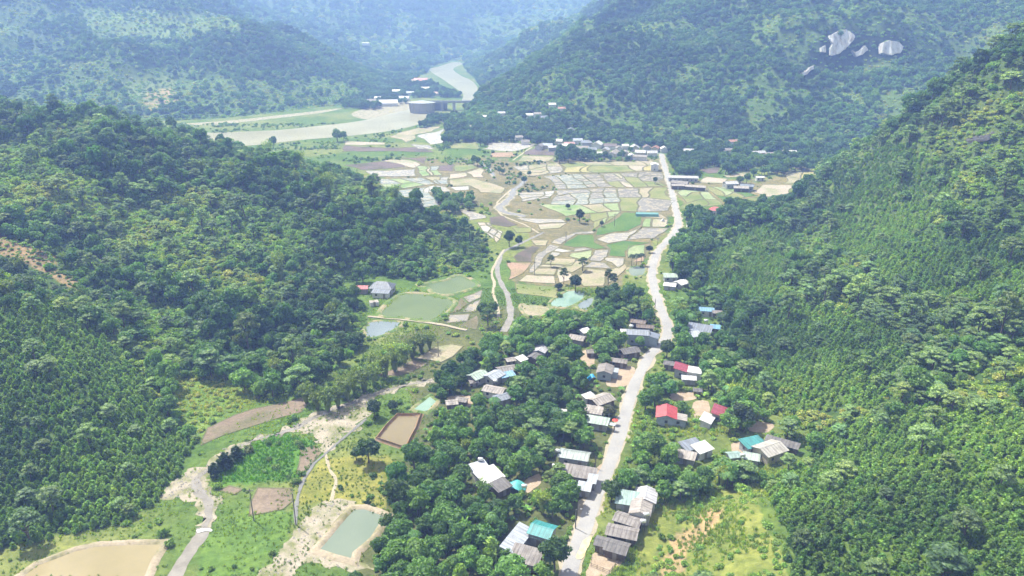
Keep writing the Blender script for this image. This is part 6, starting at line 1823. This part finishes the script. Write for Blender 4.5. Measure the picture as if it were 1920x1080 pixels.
# ------------------------------------------------------------------ the largest trees become things, the rest forest
SOLO_MAX = 285
arr_px = []
for (kd, x_, y_, z_, r_, h_, t_) in SOLO:
    u_, v_, d_ = to_px(x_, y_, z_ + 1.4 * r_)
    vis = (0 < u_ < 1920) and (0 < v_ < 1060)
    arr_px.append((r_ / d_ * FPX) * (1.25 if z_ < 3 else 1.0) if vis else 0)
order = np.argsort(-np.array(arr_px))
LAND += [(at_plane(u_, v_)[0], at_plane(u_, v_)[1], rf) for u_, v_, rf in [(690, 1000, 'the near grey-green pond'), (785, 800, 'the muddy brown pond'), (810, 760, 'the small teal pond'), (1300, 920, 'the top of the scrub knoll'), (1240, 640, 'the stony road bend'), (180, 1020, 'the yellow-brown corner pond'),
         (330, 930, 'the stony stream flat'), (440, 770, 'the left end of the long brown field'), (700, 620, 'the small blue-grey pond'), (1400, 800, 'the tan patch by the hill scrub'), (1270, 430, 'the upper road bend')]]
for u_, v_, rf in [(100, 700, 'the lower left slope'), (60, 480, 'the orange soil scar'), (350, 600, 'the gully on the left hill'), (1700, 1000, 'the bottom right plantation'), (1850, 800, 'the right edge plantation'), (1600, 650, 'the middle of the right slope'), (1500, 720, 'the plantation above the beige house'), (1480, 980, 'the right side of the scrub knoll'), (1800, 1000, 'the bottom right corner'), (500, 600, 'the middle of the left slope')]:
    p = hit(u_, v_); LAND.append((p[0], p[1], rf))
count = {}; is_solo = set()
LA = np.array([(a, b) for a, b, _ in LAND])
used_var = {}
pick = []
for oi in order[:SOLO_MAX]:
    kd, x_, y_, z_, r_, h_, t_ = SOLO[oi]
    dd = np.hypot(LA[:, 0] - x_, LA[:, 1] - y_)
    pick.append((float(dd.min()), int(dd.argmin()), oi))
pick.sort()
for d_, li, oi in pick:
    kd, x_, y_, z_, r_, h_, t_ = SOLO[oi]
    c = count.get((li, kd), 0)
    if c >= len(ORD): continue
    count[li, kd] = c + 1
    lab = f"{ORD[c]} {WORD[kd]} to {LAND[li][2]}"
    var = random.randrange(len(CROWN[kd]))
    plant(kd, var, x_, y_, z_ - 0.1, r_, h_, random.uniform(0, 6.28), t_, lab, 'trees standing round the village')
    is_solo.add(oi)
for i, s in enumerate(SOLO):
    if i in is_solo: continue
    kd, x_, y_, z_, r_, h_, t_ = s
    if z_ < 3 and y_ < 480: zn = 'village'
    elif y_ > 480 and z_ < 12 and not (x_ > 150 and y_ < 590): zn = 'far copses'
    else: zn = 'left hill' if x_ < 0 else 'right hill'
    take(zn, kd, np.array([x_]), np.array([y_]), np.array([z_]), np.array([r_]), np.array([h_]), t_[None, :])
# one of every remaining kind as a thing (the forests repeat them)
for (zn, kd), rows in list(REST.items()):
    for var in range(len(CROWN[kd])):
        if (kd, var) not in PROTO:
            big = rows[0]
            uu, vv, dd = to_px(big[:, 0], big[:, 1], big[:, 2])
            okr = np.flatnonzero((uu > 40) & (uu < 1880) & (vv > 300) & (vv < 1040))
            row = big[okr[(var * 977 + 13) % len(okr)]] if len(okr) else big[var % len(big)]
            words = {'plant': 'young plantation tree', 'shrub': 'leafy shrub', 'banana': 'banana plant', 'grass': 'tuft of grass', 'broad': 'round tree', 'feather': 'feathery tree', 'bamboo': 'bamboo clump', 'palm': 'palm'}[kd]
            uu, vv, _ = to_px(row[0], row[1], row[2])
            li = int(np.hypot(LA[:, 0] - row[0], LA[:, 1] - row[1]).argmin())
            plant(kd, var, row[0], row[1], row[2], row[3], row[4], random.uniform(0, 6.28), row[5:8], f"{['a', 'another', 'a third', 'a fourth'][var]} {words} growing near {LAND[li][2]}")
SNAME = {'broad': 'forest', 'feather': 'feathery_woods', 'plant': 'plantation', 'shrub': 'undergrowth', 'bamboo': 'bamboo_thicket', 'palm': 'palm_grove', 'banana': 'banana_garden', 'grass': 'grass'}
SLAB = {'broad': 'dense broadleaf forest', 'feather': 'pale feathery crowned woods', 'plant': 'rows of young plantation trees', 'shrub': 'low green scrub', 'bamboo': 'scattered bamboo', 'palm': 'scattered palms', 'banana': 'banana plants', 'grass': 'rough grass'}
for (zn, kd), rows in REST.items():
    a = np.concatenate(rows)
    place = {'village': 'round the village houses', 'gardens': 'in the village gardens', 'valley floor': 'over the valley floor', 'far copses': 'round the far village and fields'}.get(zn, 'covering the ' + zn)
    stuff(SNAME[kd], f"{SLAB[kd]} {place}", kd, a[:, 0], a[:, 1], a[:, 2], a[:, 3], a[:, 4], a[:, 5:8], {'grass': 'grass', 'shrub': 'scrub'}.get(kd, 'forest'))
print('instances', NINST[0], 'solo', len(is_solo), 'fields', NFIELD[0])

# ------------------------------------------------------------------ air
top = float(max(CAM_H, TZ.max())) + 25
hz = MB().box(-5600, 5600, -200, 5600, -1.4, top).build('haze', None)
hm = bpy.data.materials.new('haze_air'); hm.use_nodes = True
hn = hm.node_tree; hn.nodes.clear()
vo = hn.nodes.new('ShaderNodeVolumePrincipled'); ho = hn.nodes.new('ShaderNodeOutputMaterial')
vo.inputs['Color'].default_value = (0.31, 0.46, 1.0, 1)
vo.inputs['Absorption Color'].default_value = (0.3, 0.5, 1.0, 1)
vo.inputs['Density'].default_value = HAZE_DENSITY
vo.inputs['Anisotropy'].default_value = 0.0
hn.links.new(vo.outputs[0], ho.inputs['Volume'])
hz.data.materials.append(hm)
tag(hz, 'thin bluish summer haze filling the valley', 'haze', kind='stuff')
